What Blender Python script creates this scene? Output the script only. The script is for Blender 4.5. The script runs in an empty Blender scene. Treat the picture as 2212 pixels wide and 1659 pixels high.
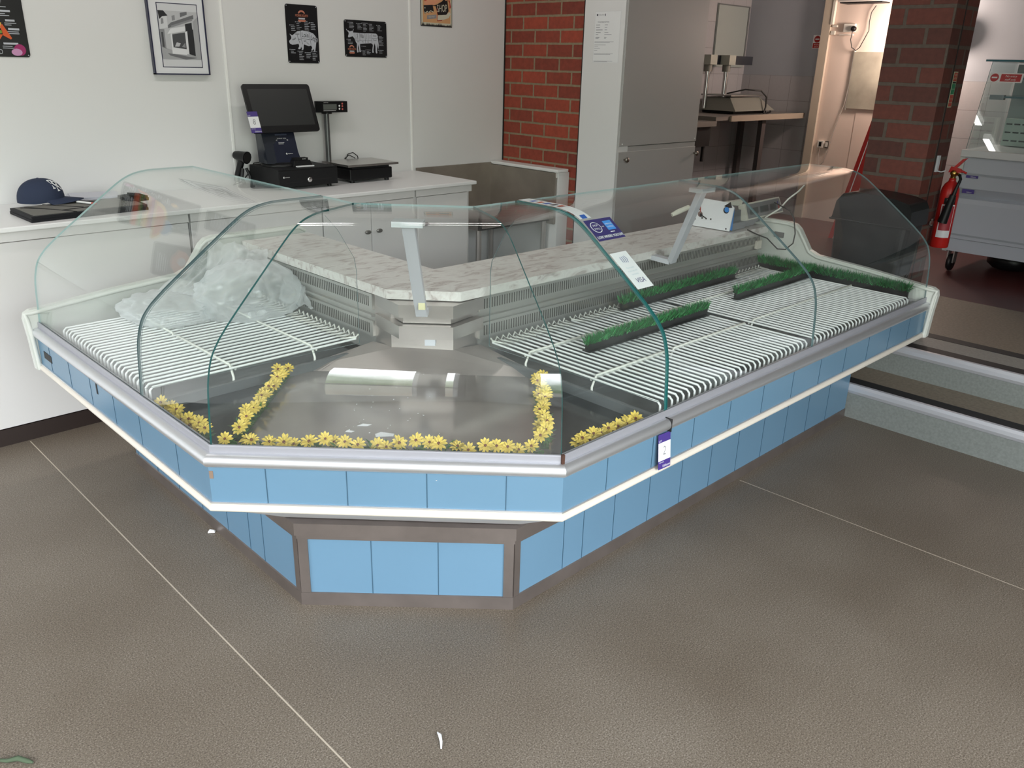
import bpy, math, random
from mathutils import Vector, Matrix, noise
random.seed(7)
SC = bpy.context.scene
COL = SC.collection
PI = math.pi
# ------------------------------------------------------------------ camera, light, exposure
def make_camera():
    f, pit, roll, yaw = 1776.6, math.radians(21.28), math.radians(1.53), math.radians(45.22)
    fw = Vector((math.cos(pit)*math.cos(yaw), math.cos(pit)*math.sin(yaw), -math.sin(pit)))
    rt = Vector((math.sin(yaw), -math.cos(yaw), 0)); up = rt.cross(fw)
    c, s = math.cos(roll), math.sin(roll)
    rt, up = rt*c+up*s, up*c-rt*s
    cam = bpy.data.cameras.new('camera'); cam.sensor_width = 36; cam.lens = f*36/2212; cam.clip_start = .02
    o = bpy.data.objects.new('camera', cam); COL.objects.link(o)
    m = Matrix((rt, up, -fw)).transposed().to_4x4(); m.translation = (0, 0, 1.6)
    o.matrix_world = m; SC.camera = o
make_camera()
SC.view_settings.view_transform = 'Standard'; SC.view_settings.look = 'None'
SC.view_settings.gamma = 1; SC.view_settings.use_curve_mapping = False
SC.view_settings.exposure = 0.12
SC.cycles.transparent_max_bounces = 32
SC.cycles.max_bounces = 8; SC.cycles.diffuse_bounces = 5; SC.cycles.sample_clamp_indirect = 6
w = bpy.data.worlds.new('daylight'); SC.world = w; w.use_nodes = True
nt = w.node_tree; nt.nodes.clear()
def WN(t): return nt.nodes.new(t)
tc = WN('ShaderNodeTexCoord'); sp = WN('ShaderNodeSeparateXYZ'); cr = WN('ShaderNodeValToRGB'); bg = WN('ShaderNodeBackground'); wo = WN('ShaderNodeOutputWorld')
nz = WN('ShaderNodeTexNoise'); nz.inputs['Scale'].default_value = 9; ad = WN('ShaderNodeMath'); ad.operation = 'MULTIPLY_ADD'; ad.inputs[1].default_value = .22; 
nt.links.new(tc.outputs['Generated'], sp.inputs[0]); nt.links.new(tc.outputs['Generated'], nz.inputs['Vector'])
nt.links.new(nz.outputs['Fac'], ad.inputs[0]); nt.links.new(sp.outputs['Z'], ad.inputs[2]); nt.links.new(ad.outputs[0], cr.inputs[0])
el = cr.color_ramp.elements
el[0].position = 0.0; el[0].color = (.16, .15, .13, 1); el[1].position = .10; el[1].color = (.20, .20, .18, 1)
for p, c in ((.16, (.10, .13, .08, 1)), (.26, (.25, .30, .24, 1)), (.34, (.95, .98, 1.0, 1)), (1.0, (.84, .92, 1.0, 1))):
    e = el.new(p); e.color = c
nt.links.new(cr.outputs[0], bg.inputs[0]); nt.links.new(bg.outputs[0], wo.inputs[0])
bg.inputs['Strength'].default_value = 14.5
def lamp(name, typ, loc, rot=(0, 0, 0), energy=10, color=(1, 1, 1), **kw):
    l = bpy.data.lights.new(name, typ); l.energy = energy; l.color = color
    for k, v in kw.items():
        if k == 'portal': l.cycles.is_portal = v
        else: setattr(l, k, v)
    o = bpy.data.objects.new(name, l); COL.objects.link(o); o.location = loc; o.rotation_euler = rot
    return o
# openings: shop window behind the camera (plane y=-1.6) and glazed door in the left wall (x=-2.1)
WIN = (-1.5, 2.0, .45, 2.6)      # x0,x1,z0,z1
WFILL = (1.5, 3.4, .9, 2.45)         # unseen window added in the left wall to brighten the counter's left faces
DOOR = (-1.5, -.15, .25, 2.4)      # y0,y1,z0,z1
lamp('window_portal', 'AREA', ((WIN[0]+WIN[1])/2, -1.6, (WIN[2]+WIN[3])/2), (PI/2, 0, 0), 1, shape='RECTANGLE', size=WIN[1]-WIN[0], size_y=WIN[3]-WIN[2], portal=True)
lamp('door_portal', 'AREA', (-2.1, (DOOR[0]+DOOR[1])/2, (DOOR[2]+DOOR[3])/2), (PI/2, 0, -PI/2), 1, shape='RECTANGLE', size=DOOR[1]-DOOR[0], size_y=DOOR[3]-DOOR[2], portal=True)
lamp('fill_window_portal', 'AREA', (-2.1, (WFILL[0]+WFILL[1])/2, (WFILL[2]+WFILL[3])/2), (PI/2, 0, -PI/2), 1, shape='RECTANGLE', size=WFILL[1]-WFILL[0], size_y=WFILL[3]-WFILL[2], portal=True)
# ------------------------------------------------------------------ materials
MATS = {}
def srgb(r, g, b):
    f = lambda c: c/12.92 if c <= .04045 else ((c+.055)/1.055)**2.4
    return (f(r/255), f(g/255), f(b/255), 1)
def mat(name, col, rough=.5, metal=0, spec=.5, bump=0, bscale=200, var=0, vscale=3, emis=None, coat=0):
    if name in MATS: return MATS[name]
    m = bpy.data.materials.new(name); m.use_nodes = True; MATS[name] = m
    n = m.node_tree.nodes; l = m.node_tree.links; b = n['Principled BSDF']
    if len(col) == 3: col = srgb(*col)
    b.inputs['Base Color'].default_value = col; b.inputs['Roughness'].default_value = rough
    b.inputs['Metallic'].default_value = metal; b.inputs['Specular IOR Level'].default_value = spec
    b.inputs['Coat Weight'].default_value = coat
    if emis:
        b.inputs['Emission Color'].default_value = col; b.inputs['Emission Strength'].default_value = emis
    g = None
    if bump or var:
        g = n.new('ShaderNodeNewGeometry')
    if var:
        t = n.new('ShaderNodeTexNoise'); t.inputs['Scale'].default_value = vscale; t.inputs['Detail'].default_value = 6
        l.new(g.outputs['Position'], t.inputs['Vector'])
        mx = n.new('ShaderNodeMix'); mx.data_type = 'RGBA'; mx.inputs[6].default_value = [c*(1-var) for c in col[:3]]+[1]; mx.inputs[7].default_value = [min(1, c*(1+var)) for c in col[:3]]+[1]
        mr = n.new('ShaderNodeMapRange'); mr.inputs[1].default_value = .3; mr.inputs[2].default_value = .7
        l.new(t.outputs['Fac'], mr.inputs[0]); l.new(mr.outputs[0], mx.inputs[0]); l.new(mx.outputs[2], b.inputs['Base Color'])
    if bump:
        t = n.new('ShaderNodeTexNoise'); t.inputs['Scale'].default_value = bscale; t.inputs['Detail'].default_value = 3
        l.new(g.outputs['Position'], t.inputs['Vector'])
        bp = n.new('ShaderNodeBump'); bp.inputs['Strength'].default_value = bump; bp.inputs['Distance'].default_value = .002
        l.new(t.outputs['Fac'], bp.inputs['Height']); l.new(bp.outputs[0], b.inputs['Normal'])
    return m
def ramp(n, l, src, stops):
    r = n.new('ShaderNodeValToRGB'); e = r.color_ramp.elements
    while len(e) > 1: e.remove(e[-1])
    e[0].position = stops[0][0]; e[0].color = stops[0][1]
    for p, c in stops[1:]:
        x = e.new(p); x.color = c
    l.new(src, r.inputs[0]); return r
def glass_mat(name, tint, refl=1.0, dust=.03):
    m = bpy.data.materials.new(name); m.use_nodes = True; MATS[name] = m
    n = m.node_tree.nodes; l = m.node_tree.links; n.clear()
    out = n.new('ShaderNodeOutputMaterial'); tr = n.new('ShaderNodeBsdfTransparent'); gl = n.new('ShaderNodeBsdfGlossy')
    tr.inputs[0].default_value = tint; gl.inputs['Roughness'].default_value = .004; gl.inputs['Color'].default_value = (1, 1, 1, 1)
    lw = n.new('ShaderNodeLayerWeight'); lw.inputs[0].default_value = .5
    pw = n.new('ShaderNodeMath'); pw.operation = 'POWER'; pw.inputs[1].default_value = 5
    ma = n.new('ShaderNodeMath'); ma.operation = 'MULTIPLY_ADD'; ma.inputs[1].default_value = .9*refl; ma.inputs[2].default_value = .042*refl
    l.new(lw.outputs['Facing'], pw.inputs[0]); l.new(pw.outputs[0], ma.inputs[0])
    mx = n.new('ShaderNodeMixShader'); l.new(ma.outputs[0], mx.inputs[0]); l.new(tr.outputs[0], mx.inputs[1]); l.new(gl.outputs[0], mx.inputs[2])
    df = n.new('ShaderNodeBsdfDiffuse'); df.inputs[0].default_value = (.85, .95, .95, 1)
    g = n.new('ShaderNodeNewGeometry'); t = n.new('ShaderNodeTexNoise'); t.inputs['Scale'].default_value = 7; t.inputs['Detail'].default_value = 5
    l.new(g.outputs['Position'], t.inputs['Vector'])
    mr = n.new('ShaderNodeMapRange'); mr.inputs[1].default_value = .35; mr.inputs[2].default_value = .75; mr.inputs[3].default_value = dust*.4; mr.inputs[4].default_value = dust*1.6
    l.new(t.outputs['Fac'], mr.inputs[0])
    m2 = n.new('ShaderNodeMixShader'); l.new(mr.outputs[0], m2.inputs[0]); l.new(mx.outputs[0], m2.inputs[1]); l.new(df.outputs[0], m2.inputs[2])
    l.new(m2.outputs[0], out.inputs[0]); return m
GLASS = glass_mat('counter_glass', (.975, .99, .985, 1), .85, .010)
GLASS2 = glass_mat('cabinet_glass', (.93, .97, .97, 1), .8, .02)
TEAL = mat('glass_edge', (.015, .16, .16, 1), .12, spec=.8)
def brickish(name, w, h, mort, c1, c2, mc, off=.5, zoff=0, xoff=0, bump=.6, rough=.7, varc=.35):
    m = bpy.data.materials.new(name); m.use_nodes = True; MATS[name] = m
    n = m.node_tree.nodes; l = m.node_tree.links; b = n['Principled BSDF']; b.inputs['Roughness'].default_value = rough
    g = n.new('ShaderNodeNewGeometry'); s = n.new('ShaderNodeSeparateXYZ'); l.new(g.outputs['Position'], s.inputs[0])
    a = n.new('ShaderNodeMath'); a.operation = 'ADD'; l.new(s.outputs['X'], a.inputs[0]); l.new(s.outputs['Y'], a.inputs[1])
    a2 = n.new('ShaderNodeMath'); a2.operation = 'ADD'; l.new(a.outputs[0], a2.inputs[0]); a2.inputs[1].default_value = xoff
    z = n.new('ShaderNodeMath'); z.operation = 'ADD'; l.new(s.outputs['Z'], z.inputs[0]); z.inputs[1].default_value = zoff
    cb = n.new('ShaderNodeCombineXYZ'); l.new(a2.outputs[0], cb.inputs[0]); l.new(z.outputs[0], cb.inputs[1])
    nzz = n.new('ShaderNodeTexNoise'); nzz.inputs['Scale'].default_value = 14; nzz.inputs['Detail'].default_value = 4; l.new(g.outputs['Position'], nzz.inputs['Vector'])
    vm = n.new('ShaderNodeVectorMath'); vm.operation = 'MULTIPLY_ADD'; vm.inputs[1].default_value = (.006*off*2,)*3; l.new(nzz.outputs['Color'], vm.inputs[0]); l.new(cb.outputs[0], vm.inputs[2])
    bt = n.new('ShaderNodeTexBrick'); bt.offset = off; bt.inputs['Scale'].default_value = 1; bt.inputs['Brick Width'].default_value = w; bt.inputs['Row Height'].default_value = h
    bt.inputs['Mortar Size'].default_value = mort; bt.inputs['Mortar Smooth'].default_value = .15; bt.inputs['Bias'].default_value = -.1
    bt.inputs['Color1'].default_value = c1; bt.inputs['Color2'].default_value = c2; bt.inputs['Mortar'].default_value = mc
    l.new(vm.outputs[0], bt.inputs['Vector'])
    n2 = n.new('ShaderNodeTexNoise'); n2.inputs['Scale'].default_value = 40; n2.inputs['Detail'].default_value = 6; l.new(g.outputs['Position'], n2.inputs['Vector'])
    hs = n.new('ShaderNodeHueSaturation'); mr = n.new('ShaderNodeMapRange'); mr.inputs[3].default_value = 1-varc; mr.inputs[4].default_value = 1+varc
    l.new(n2.outputs['Fac'], mr.inputs[0]); l.new(mr.outputs[0], hs.inputs['Value']); l.new(bt.outputs['Color'], hs.inputs['Color']); l.new(hs.outputs[0], b.inputs['Base Color'])
    bp = n.new('ShaderNodeBump'); bp.inputs['Strength'].default_value = bump; bp.inputs['Distance'].default_value = .004; bp.invert = True
    l.new(bt.outputs['Fac'], bp.inputs['Height']); l.new(bp.outputs[0], b.inputs['Normal'])
    return m
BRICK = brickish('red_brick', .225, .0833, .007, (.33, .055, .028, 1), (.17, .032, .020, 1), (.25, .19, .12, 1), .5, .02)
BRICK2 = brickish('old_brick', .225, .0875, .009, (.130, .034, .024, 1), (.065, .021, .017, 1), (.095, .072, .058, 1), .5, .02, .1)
TILE = brickish('white_wall_tile', .21, .215, .002, (.44, .43, .44, 1), (.40, .39, .41, 1), (.24, .23, .23, 1), 0, -.055, .0, .2, .3, .05)
def floor_mat():
    m = bpy.data.materials.new('speckled_vinyl'); m.use_nodes = True
    n = m.node_tree.nodes; l = m.node_tree.links; b = n['Principled BSDF']; b.inputs['Roughness'].default_value = .42; b.inputs['Specular IOR Level'].default_value = .45
    g = n.new('ShaderNodeNewGeometry')
    t1 = n.new('ShaderNodeTexNoise'); t1.inputs['Scale'].default_value = 240; t1.inputs['Detail'].default_value = 4; t1.inputs['Roughness'].default_value = .7; l.new(g.outputs['Position'], t1.inputs['Vector'])
    t2 = n.new('ShaderNodeTexNoise'); t2.inputs['Scale'].default_value = 1.6; t2.inputs['Detail'].default_value = 5; l.new(g.outputs['Position'], t2.inputs['Vector'])
    r1 = ramp(n, l, t1.outputs['Fac'], [(.36, (.060, .046, .034, 1)), (.47, (.140, .116, .090, 1)), (.55, (.168, .142, .113, 1)), (.66, (.30, .27, .23, 1))])
    r2 = ramp(n, l, t2.outputs['Fac'], [(.3, (.80, .76, .72, 1)), (.7, (1.1, 1.1, 1.1, 1))])
    mx = n.new('ShaderNodeMix'); mx.data_type = 'RGBA'; mx.blend_type = 'MULTIPLY'; mx.inputs[0].default_value = 1
    l.new(r1.outputs[0], mx.inputs[6]); l.new(r2.outputs[0], mx.inputs[7]); l.new(mx.outputs[2], b.inputs['Base Color'])
    v = n.new('ShaderNodeMapRange'); v.inputs[3].default_value = .36; v.inputs[4].default_value = .52; l.new(t2.outputs['Fac'], v.inputs[0]); l.new(v.outputs[0], b.inputs['Roughness'])
    bp = n.new('ShaderNodeBump'); bp.inputs['Strength'].default_value = .12; bp.inputs['Distance'].default_value = .0006; l.new(t1.outputs['Fac'], bp.inputs['Height']); l.new(bp.outputs[0], b.inputs['Normal'])
    return m
FLOOR = floor_mat()
def marble_mat():
    m = bpy.data.materials.new('veined_marble'); m.use_nodes = True
    n = m.node_tree.nodes; l = m.node_tree.links; b = n['Principled BSDF']; b.inputs['Roughness'].default_value = .3
    g = n.new('ShaderNodeNewGeometry'); mp = n.new('ShaderNodeMapping'); mp.inputs['Rotation'].default_value = (0, 0, -.75); mp.inputs['Scale'].default_value = (4.5, 12, 9); l.new(g.outputs['Position'], mp.inputs['Vector'])
    t = n.new('ShaderNodeTexNoise'); t.inputs['Scale'].default_value = 2.3; t.inputs['Detail'].default_value = 8; t.inputs['Roughness'].default_value = .62; t.inputs['Distortion'].default_value = .8; l.new(mp.outputs[0], t.inputs['Vector'])
    r = ramp(n, l, t.outputs['Fac'], [(.30, (.60, .57, .55, 1)), (.46, (.70, .68, .655, 1)), (.56, (.60, .56, .54, 1)), (.615, (.40, .345, .325, 1)), (.66, (.56, .52, .50, 1)), (.8, (.66, .63, .61, 1))])
    l.new(r.outputs[0], b.inputs['Base Color']); return m
MARBLE = marble_mat()
WALLP = mat('white_wall_panel', (.76, .76, .765, 1), .35, spec=.4)
JOINT = mat('joint_strip', (.95, .95, .94, 1), .4)
WTOP = mat('white_laminate', (.79, .785, .785, 1), .35)
CABW = mat('white_cabinet_board', (.70, .685, .68, 1), .5)
GREYP = mat('grey_board', (.42, .41, .41, 1), .45)
SKIRT = mat('dark_skirting', (.022, .012, .010, 1), .5)
DARK = mat('dark_gap', (.012, .011, .011, 1), .6)
BLUE = mat('blue_laminate', (.116, .218, .318, 1), .28, var=.03, vscale=2)
SEAM = mat('blue_seam', (.03, .08, .13, 1), .6)
ALU = mat('brushed_aluminium', (.74, .75, .78, 1), .42, .9, var=.02)
ALU2 = mat('channel_aluminium', (.36, .36, .40, 1), .40, .35)
BSTEEL = mat('brownish_steel', (.24, .205, .19, 1), .34, .7, bump=.1, bscale=60, var=.12, vscale=8)
STEEL = mat('stainless_steel', (.56, .52, .50, 1), .30, .85, var=.08, vscale=6)
DECK = mat('polished_deck_steel', (.35, .32, .30, 1), .13, .55, var=.12, vscale=5)
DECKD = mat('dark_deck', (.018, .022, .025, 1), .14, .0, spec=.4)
GRILL = mat('grille_steel', (.50, .49, .47, 1), .35, .6)
SLOT = mat('grille_slot', (.05, .045, .04, 1), .7)
CREAM = mat('cream_plastic', (.66, .61, .54, 1), .35)
CAPP = mat('offwhite_moulding', (.62, .64, .60, 1), .35)
WIRE = mat('white_wire', (.84, .85, .85, 1), .3)
WIREC = mat('cream_wire', (.74, .74, .69, 1), .35)
TUB = mat('grey_tub', (.10, .11, .115, 1), .4, .0)
SUP = mat('grey_support', (.26, .28, .29, 1), .4)
UNDER = mat('underside_white', (.62, .62, .64, 1), .5)
ARM = mat('grey_painted_arm', (.56, .57, .62, 1), .35)
BLACK = mat('black_plastic', (.008, .008, .009, 1), .35, spec=.3)
BLACKM = mat('black_matte', (.009, .009, .010, 1), .55, spec=.25)
SCREEN = mat('dark_screen', (.030, .031, .032, 1), .35, spec=.3)
WHITE = mat('white_print', (.8, .8, .8, 1), .5)
PAPER = mat('white_paper', (.80, .81, .83, 1), .6)
PURPLE = mat('purple_print', (.060, .035, .22, 1), .45)
RED = mat('red_paint', (.42, .012, .010, 1), .3)
NAVY = mat('navy_cloth', (.016, .026, .060, 1), .8, bump=.2, bscale=600)
GREYF = mat('grey_fabric', (.16, .155, .14, 1), .8)
GRASSM = mat('green_grass', (.018, .23, .050, 1), .45, var=.5, vscale=60)
GRASS2 = mat('dark_green_grass', (.010, .125, .030, 1), .45)
# ------------------------------------------------------------------ mesh helpers
ORG = {}
class MB:
    def __init__(s): s.v = []; s.f = []; s.m = []; s.sm = []
    def add(s, vs, fs, m=0, smooth=False):
        k = len(s.v); s.v += [tuple(v) for v in vs]
        for f in fs: s.f.append([k+i for i in f]); s.m.append(m); s.sm.append(smooth)
    def box(s, x0, x1, y0, y1, z0, z1, m=0):
        s.add([(x, y, z) for x in (x0, x1) for y in (y0, y1) for z in (z0, z1)],
              [(0, 1, 3, 2), (4, 6, 7, 5), (0, 4, 5, 1), (2, 3, 7, 6), (0, 2, 6, 4), (1, 5, 7, 3)], m); return s
    def obox(s, c, hx, hy, hz, R=None, m=0):
        R = R or Matrix.Identity(3); c = Vector(c)
        s.add([c+R@Vector((x*hx, y*hy, z*hz)) for x in (-1, 1) for y in (-1, 1) for z in (-1, 1)],
              [(0, 1, 3, 2), (4, 6, 7, 5), (0, 4, 5, 1), (2, 3, 7, 6), (0, 2, 6, 4), (1, 5, 7, 3)], m); return s
    def loft(s, a, b, m=0, caps=True, smooth=False):   # two closed rings
        n = len(a); s.add(list(a)+list(b), [(i, (i+1) % n, n+(i+1) % n, n+i) for i in range(n)], m, smooth)
        if caps: s.add(a, [tuple(range(n))[::-1]], m); s.add(b, [tuple(range(n))], m)
        return s
    def ext(s, poly, vec, m=0):
        vec = Vector(vec); return s.loft([Vector(p) for p in poly], [Vector(p)+vec for p in poly], m)
    def poly(s, pts, m=0): s.add(pts, [tuple(range(len(pts)))], m); return s
    def tube(s, pts, r, n=8, m=0, caps=True, closed=False):
        pts = [Vector(p) for p in pts]; rings = []
        up = Vector((0, 0, 1)); prev = None
        N = len(pts)
        for i, p in enumerate(pts):
            a = pts[(i-1) % N] if (i > 0 or closed) else p; b = pts[(i+1) % N] if (i < N-1 or closed) else p
            t = (b-a).normalized() if (b-a).length > 1e-9 else Vector((0, 0, 1))
            if prev is None:
                u = t.cross(up if abs(t.z) < .9 else Vector((1, 0, 0))).normalized()
            else:
                u = prev-t*prev.dot(t); u = u.normalized() if u.length > 1e-6 else t.orthogonal().normalized()
            prev = u; w2 = t.cross(u); rr = r[i] if isinstance(r, (list, tuple)) else r
            rings.append([p+(u*math.cos(2*PI*k/n)+w2*math.sin(2*PI*k/n))*rr for k in range(n)])
        vs = [v for rg in rings for v in rg]; fs = []
        for i in range(N if closed else N-1):
            j = (i+1) % N
            for k in range(n): fs.append((i*n+k, i*n+(k+1) % n, j*n+(k+1) % n, j*n+k))
        s.add(vs, fs, m, True)
        if caps and not closed: s.add(rings[0], [tuple(range(n))[::-1]], m); s.add(rings[-1], [tuple(range(n))], m)
        return s
    def lathe(s, prof, c=(0, 0, 0), n=24, R=None, m=0, smooth=True):
        R = R or Matrix.Identity(3); c = Vector(c); vs = []; fs = []
        for r, z in prof:
            for k in range(n): vs.append(c+R@Vector((r*math.cos(2*PI*k/n), r*math.sin(2*PI*k/n), z)))
        for i in range(len(prof)-1):
            for k in range(n): fs.append((i*n+k, i*n+(k+1) % n, (i+1)*n+(k+1) % n, (i+1)*n+k))
        s.add(vs, fs, m, smooth)
        for i, fl in ((0, True), (len(prof)-1, False)):
            if prof[i][0] > 1e-5:
                ring = vs[i*n:(i+1)*n]; s.add(ring, [tuple(range(n))[::-1] if fl else tuple(range(n))], m)
        return s
    def build(s, name, mats, parent=None, bevel=0, seg=2, smooth=None, raw=False):
        me = bpy.data.meshes.new(name)
        if parent is not None: o0 = ORG.get(parent.name, Vector((0, 0, 0)))
        elif raw: o0 = Vector((0, 0, 0))
        else:
            xs = [v[0] for v in s.v]; ys = [v[1] for v in s.v]; zs = [v[2] for v in s.v]
            o0 = Vector(((min(xs)+max(xs))/2, (min(ys)+max(ys))/2, min(zs)))
        me.from_pydata([(v[0]-o0.x, v[1]-o0.y, v[2]-o0.z) for v in s.v], [], s.f)
        if not isinstance(mats, (list, tuple)): mats = [mats]
        for mm in mats: me.materials.append(mm)
        me.polygons.foreach_set('material_index', s.m)
        sm = s.sm if smooth is None else [smooth]*len(s.f)
        me.polygons.foreach_set('use_smooth', sm); me.update()
        if smooth: me.set_sharp_from_angle(angle=math.radians(40))
        o = bpy.data.objects.new(name, me); COL.objects.link(o)
        if parent is not None: o.parent = parent
        else: o.location = o0
        ORG[o.name] = o0
        if bevel:
            b = o.modifiers.new('bevel', 'BEVEL'); b.width = bevel; b.segments = seg; b.limit_method = 'ANGLE'; b.angle_limit = math.radians(40)
            b.harden_normals = False
        return o
def tag(o, label, cat, group=None):
    o['label'] = label; o['category'] = cat
    if group: o['group'] = group
    return o
def struct(o): o['kind'] = 'structure'; return o
def thing(name, label, cat, loc=(0, 0, 0), group=None):
    o = bpy.data.objects.new(name, None); COL.objects.link(o); o.location = loc; o.empty_display_size = .05
    ORG[o.name] = Vector(loc); return tag(o, label, cat, group)
_tc = {}
def textmesh(s, shear=0):
    k = (s, shear)
    if k not in _tc:
        cu = bpy.data.curves.new('t', 'FONT'); cu.body = s; cu.size = 1; cu.shear = shear; cu.align_x = 'CENTER'; cu.align_y = 'CENTER'; cu.resolution_u = 3
        ob = bpy.data.objects.new('t', cu); COL.objects.link(ob)
        dg = bpy.context.evaluated_depsgraph_get(); me = bpy.data.meshes.new_from_object(ob.evaluated_get(dg))
        _tc[k] = ([tuple(v.co) for v in me.vertices], [tuple(p.vertices) for p in me.polygons])
        bpy.data.objects.remove(ob); bpy.data.curves.remove(cu); bpy.data.meshes.remove(me)
    return _tc[k]
class Art:
    """flat printed artwork on a real surface: origin o, axes u (right) and v (up), lifted along n"""
    def __init__(s, mb, o, u, v, lift=.0004):
        s.mb = mb; s.o = Vector(o); s.u = Vector(u).normalized(); s.v = Vector(v).normalized(); s.n = s.u.cross(s.v).normalized(); s.l = lift
    def P(s, x, y, L): return s.o+s.u*x+s.v*y+s.n*(s.l*L)
    def poly(s, pts, m, L=1): s.mb.add([s.P(x, y, L) for x, y in pts], [tuple(range(len(pts)))], m)
    def rect(s, x0, x1, y0, y1, m, L=1): s.poly([(x0, y0), (x1, y0), (x1, y1), (x0, y1)], m, L)
    def disc(s, x, y, r, m, L=1, n=20, ry=None):
        ry = ry or r; s.poly([(x+r*math.cos(2*PI*k/n), y+ry*math.sin(2*PI*k/n)) for k in range(n)], m, L)
    def line(s, pts, w, m, L=1):
        for (a, b), (c, d) in zip(pts[:-1], pts[1:]):
            t = Vector((c-a, d-b)); 
            if t.length < 1e-9: continue
            t.normalize(); q = Vector((-t.y, t.x))*w/2
            s.poly([(a+q.x, b+q.y), (a-q.x, b-q.y), (c-q.x, d-q.y), (c+q.x, d+q.y)], m, L)
    def text(s, t, x, y, h, m, L=1, wx=1, rot=0, shear=0):
        vs, fs = textmesh(t, shear); k = len(s.mb.v); c, si = math.cos(rot), math.sin(rot)
        pts = [s.P(x+(a*h*wx*c-b*h*si), y+(a*h*wx*si+b*h*c), L) for a, b, _ in vs]
        s.mb.add(pts, fs, m)
    def scribble(s, x, y, wd, rows, dy, h, m, L=1, rnd=random):
        for i in range(rows):
            ww = wd*rnd.uniform(.5, 1)
            s.rect(x, x+ww, y-i*dy-h/2, y-i*dy+h/2, m, L)
# ------------------------------------------------------------------ the setting
CEIL = 2.95
FX0, FX1, FY0, FY1 = -2.1, 7.4, -1.6, 4.4
b = MB(); b.box(FX0, 4.2, FY0, FY1, -.1, 0)
struct(b.build('floor', FLOOR))
# welded floor joints, thin lines in the vinyl
WELD = mat('floor_weld', (.46, .40, .32, 1), .5)
JO = [((.797, 3.80), (.811, .40)), ((2.845, 1.50), (2.93, -1.5))]
for i, ((x0, y0), (x1, y1)) in enumerate(JO):
    b = MB(); b.poly([(x0-.0022, y0, .0006), (x1-.0022, y1, .0006), (x1+.0022, y1, .0006), (x0+.0022, y0, .0006)])
    struct(b.build('trim_%d' % (i+1), WELD))
b = MB(); b.box(FX0, 7.5, FY0, 4.55, CEIL, CEIL+.1); struct(b.build('ceiling', mat('ceiling_white', (.52, .52, .52, 1), .8)))
# back wall of large white sheets with cover strips
b = MB(); b.box(FX0, 4.3, 4.4, 4.5, 0, CEIL)
for x in (-1.46, -.24, .98-.02, 2.17, 3.395): b.box(x-.006, x+.006, 4.396, 4.4, .93, CEIL, 1)
struct(b.build('wall_back', [WALLP, JOINT]))
b = MB(); b.box(4.3, 7.5, 4.45, 4.55, 0, CEIL); struct(b.build('wall_recess', TILE))
# far wall: tiles up to 1.56 m, painted above; a cream bay in the middle, warm lamp light partly put into its colour
PAINTB = mat('cool_white_paint', (.38, .40, .44, 1), .6, var=.04)
CREAMLIT = mat('cream_paint_warm_light', (.74, .60, .52, 1), .6, var=.04)
b = MB(); b.box(7.4, 7.5, FY0, 4.45, 1.56, CEIL); struct(b.build('wall_far', PAINTB))
b = MB(); b.box(7.39, 7.4, FY0, 2.75, .3, 1.56); b.box(7.39, 7.4, 3.69, 4.45, .3, 1.56); b.box(7.4, 7.5, FY0, 4.45, .0, 1.56); struct(b.build('wall_tiles', TILE))
b = MB(); b.box(7.36, 7.39, 2.75, 3.62, .328, CEIL, 0); b.box(7.33, 7.395, 3.62, 3.695, .328, CEIL, 1); b.box(7.355, 7.36, 2.75, 3.28, .328, 1.29, 0)
struct(b.build('wall_cream', [CREAMLIT, mat('beige_frame', (.55, .47, .38, 1), .5)]))
# left and front walls (behind the camera) with their openings
OFFW = mat('plaster_white', (.66, .65, .64, 1), .7)
b = MB(); y0, y1, z0, z1 = DOOR
b.box(-2.2, -2.1, FY0, y0, 0, CEIL); b.box(-2.2, -2.1, y1, WFILL[0], 0, CEIL); b.box(-2.2, -2.1, WFILL[1], 4.4, 0, CEIL); b.box(-2.2, -2.1, WFILL[0], WFILL[1], 0, WFILL[2]); b.box(-2.2, -2.1, WFILL[0], WFILL[1], WFILL[3], CEIL); b.box(-2.2, -2.1, y0, y1, z1, CEIL); b.box(-2.2, -2.1, y0, y1, 0, z0)
struct(b.build('wall_left', OFFW))
b = MB(); x0, x1, z0, z1 = WIN
b.box(-2.2, x0, -1.7, -1.6, 0, CEIL); b.box(x1, 7.5, -1.7, -1.6, 0, CEIL); b.box(x0, x1, -1.7, -1.6, 0, z0); b.box(x0, x1, -1.7, -1.6, z1, CEIL)
struct(b.build('wall_front', OFFW))
FRM = mat('window_frame_paint', (.5, .5, .52, 1), .4)
wf = MB()
for x in (x0+.025, (x0+x1)/2, x1-.025): wf.box(x-.03, x+.03, -1.68, -1.62, z0, z1)
wf.box(x0, x1, -1.68, -1.62, z0, z0+.06); wf.box(x0, x1, -1.68, -1.62, z1-.06, z1)
win = struct(wf.build('window_1', FRM))
y0, y1, z0, z1 = DOOR
wf = MB()
for y in (y0+.03, y1-.03): wf.box(-2.18, -2.12, y-.04, y+.04, z0, z1)
wf.box(-2.18, -2.12, -1.30, -1.02, z0, z1)  # unseen wide board added to break up the door's reflection in the deck
wf.box(-2.18, -2.12, y0, y1, z1-.07, z1); wf.box(-2.18, -2.12, y0, y1, 1.0, 1.07)
struct(wf.build('door_1', FRM))
wf = MB()
for y in (WFILL[0]+.03, (WFILL[0]+WFILL[1])/2, WFILL[1]-.03): wf.box(-2.18, -2.12, y-.03, y+.03, WFILL[2], WFILL[3])
wf.box(-2.18, -2.12, WFILL[0], WFILL[1], WFILL[2], WFILL[2]+.06); wf.box(-2.18, -2.12, WFILL[0], WFILL[1], WFILL[3]-.06, WFILL[3])
struct(wf.build('window_fill', FRM))  # frame of the added window, put in for fill light
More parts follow.
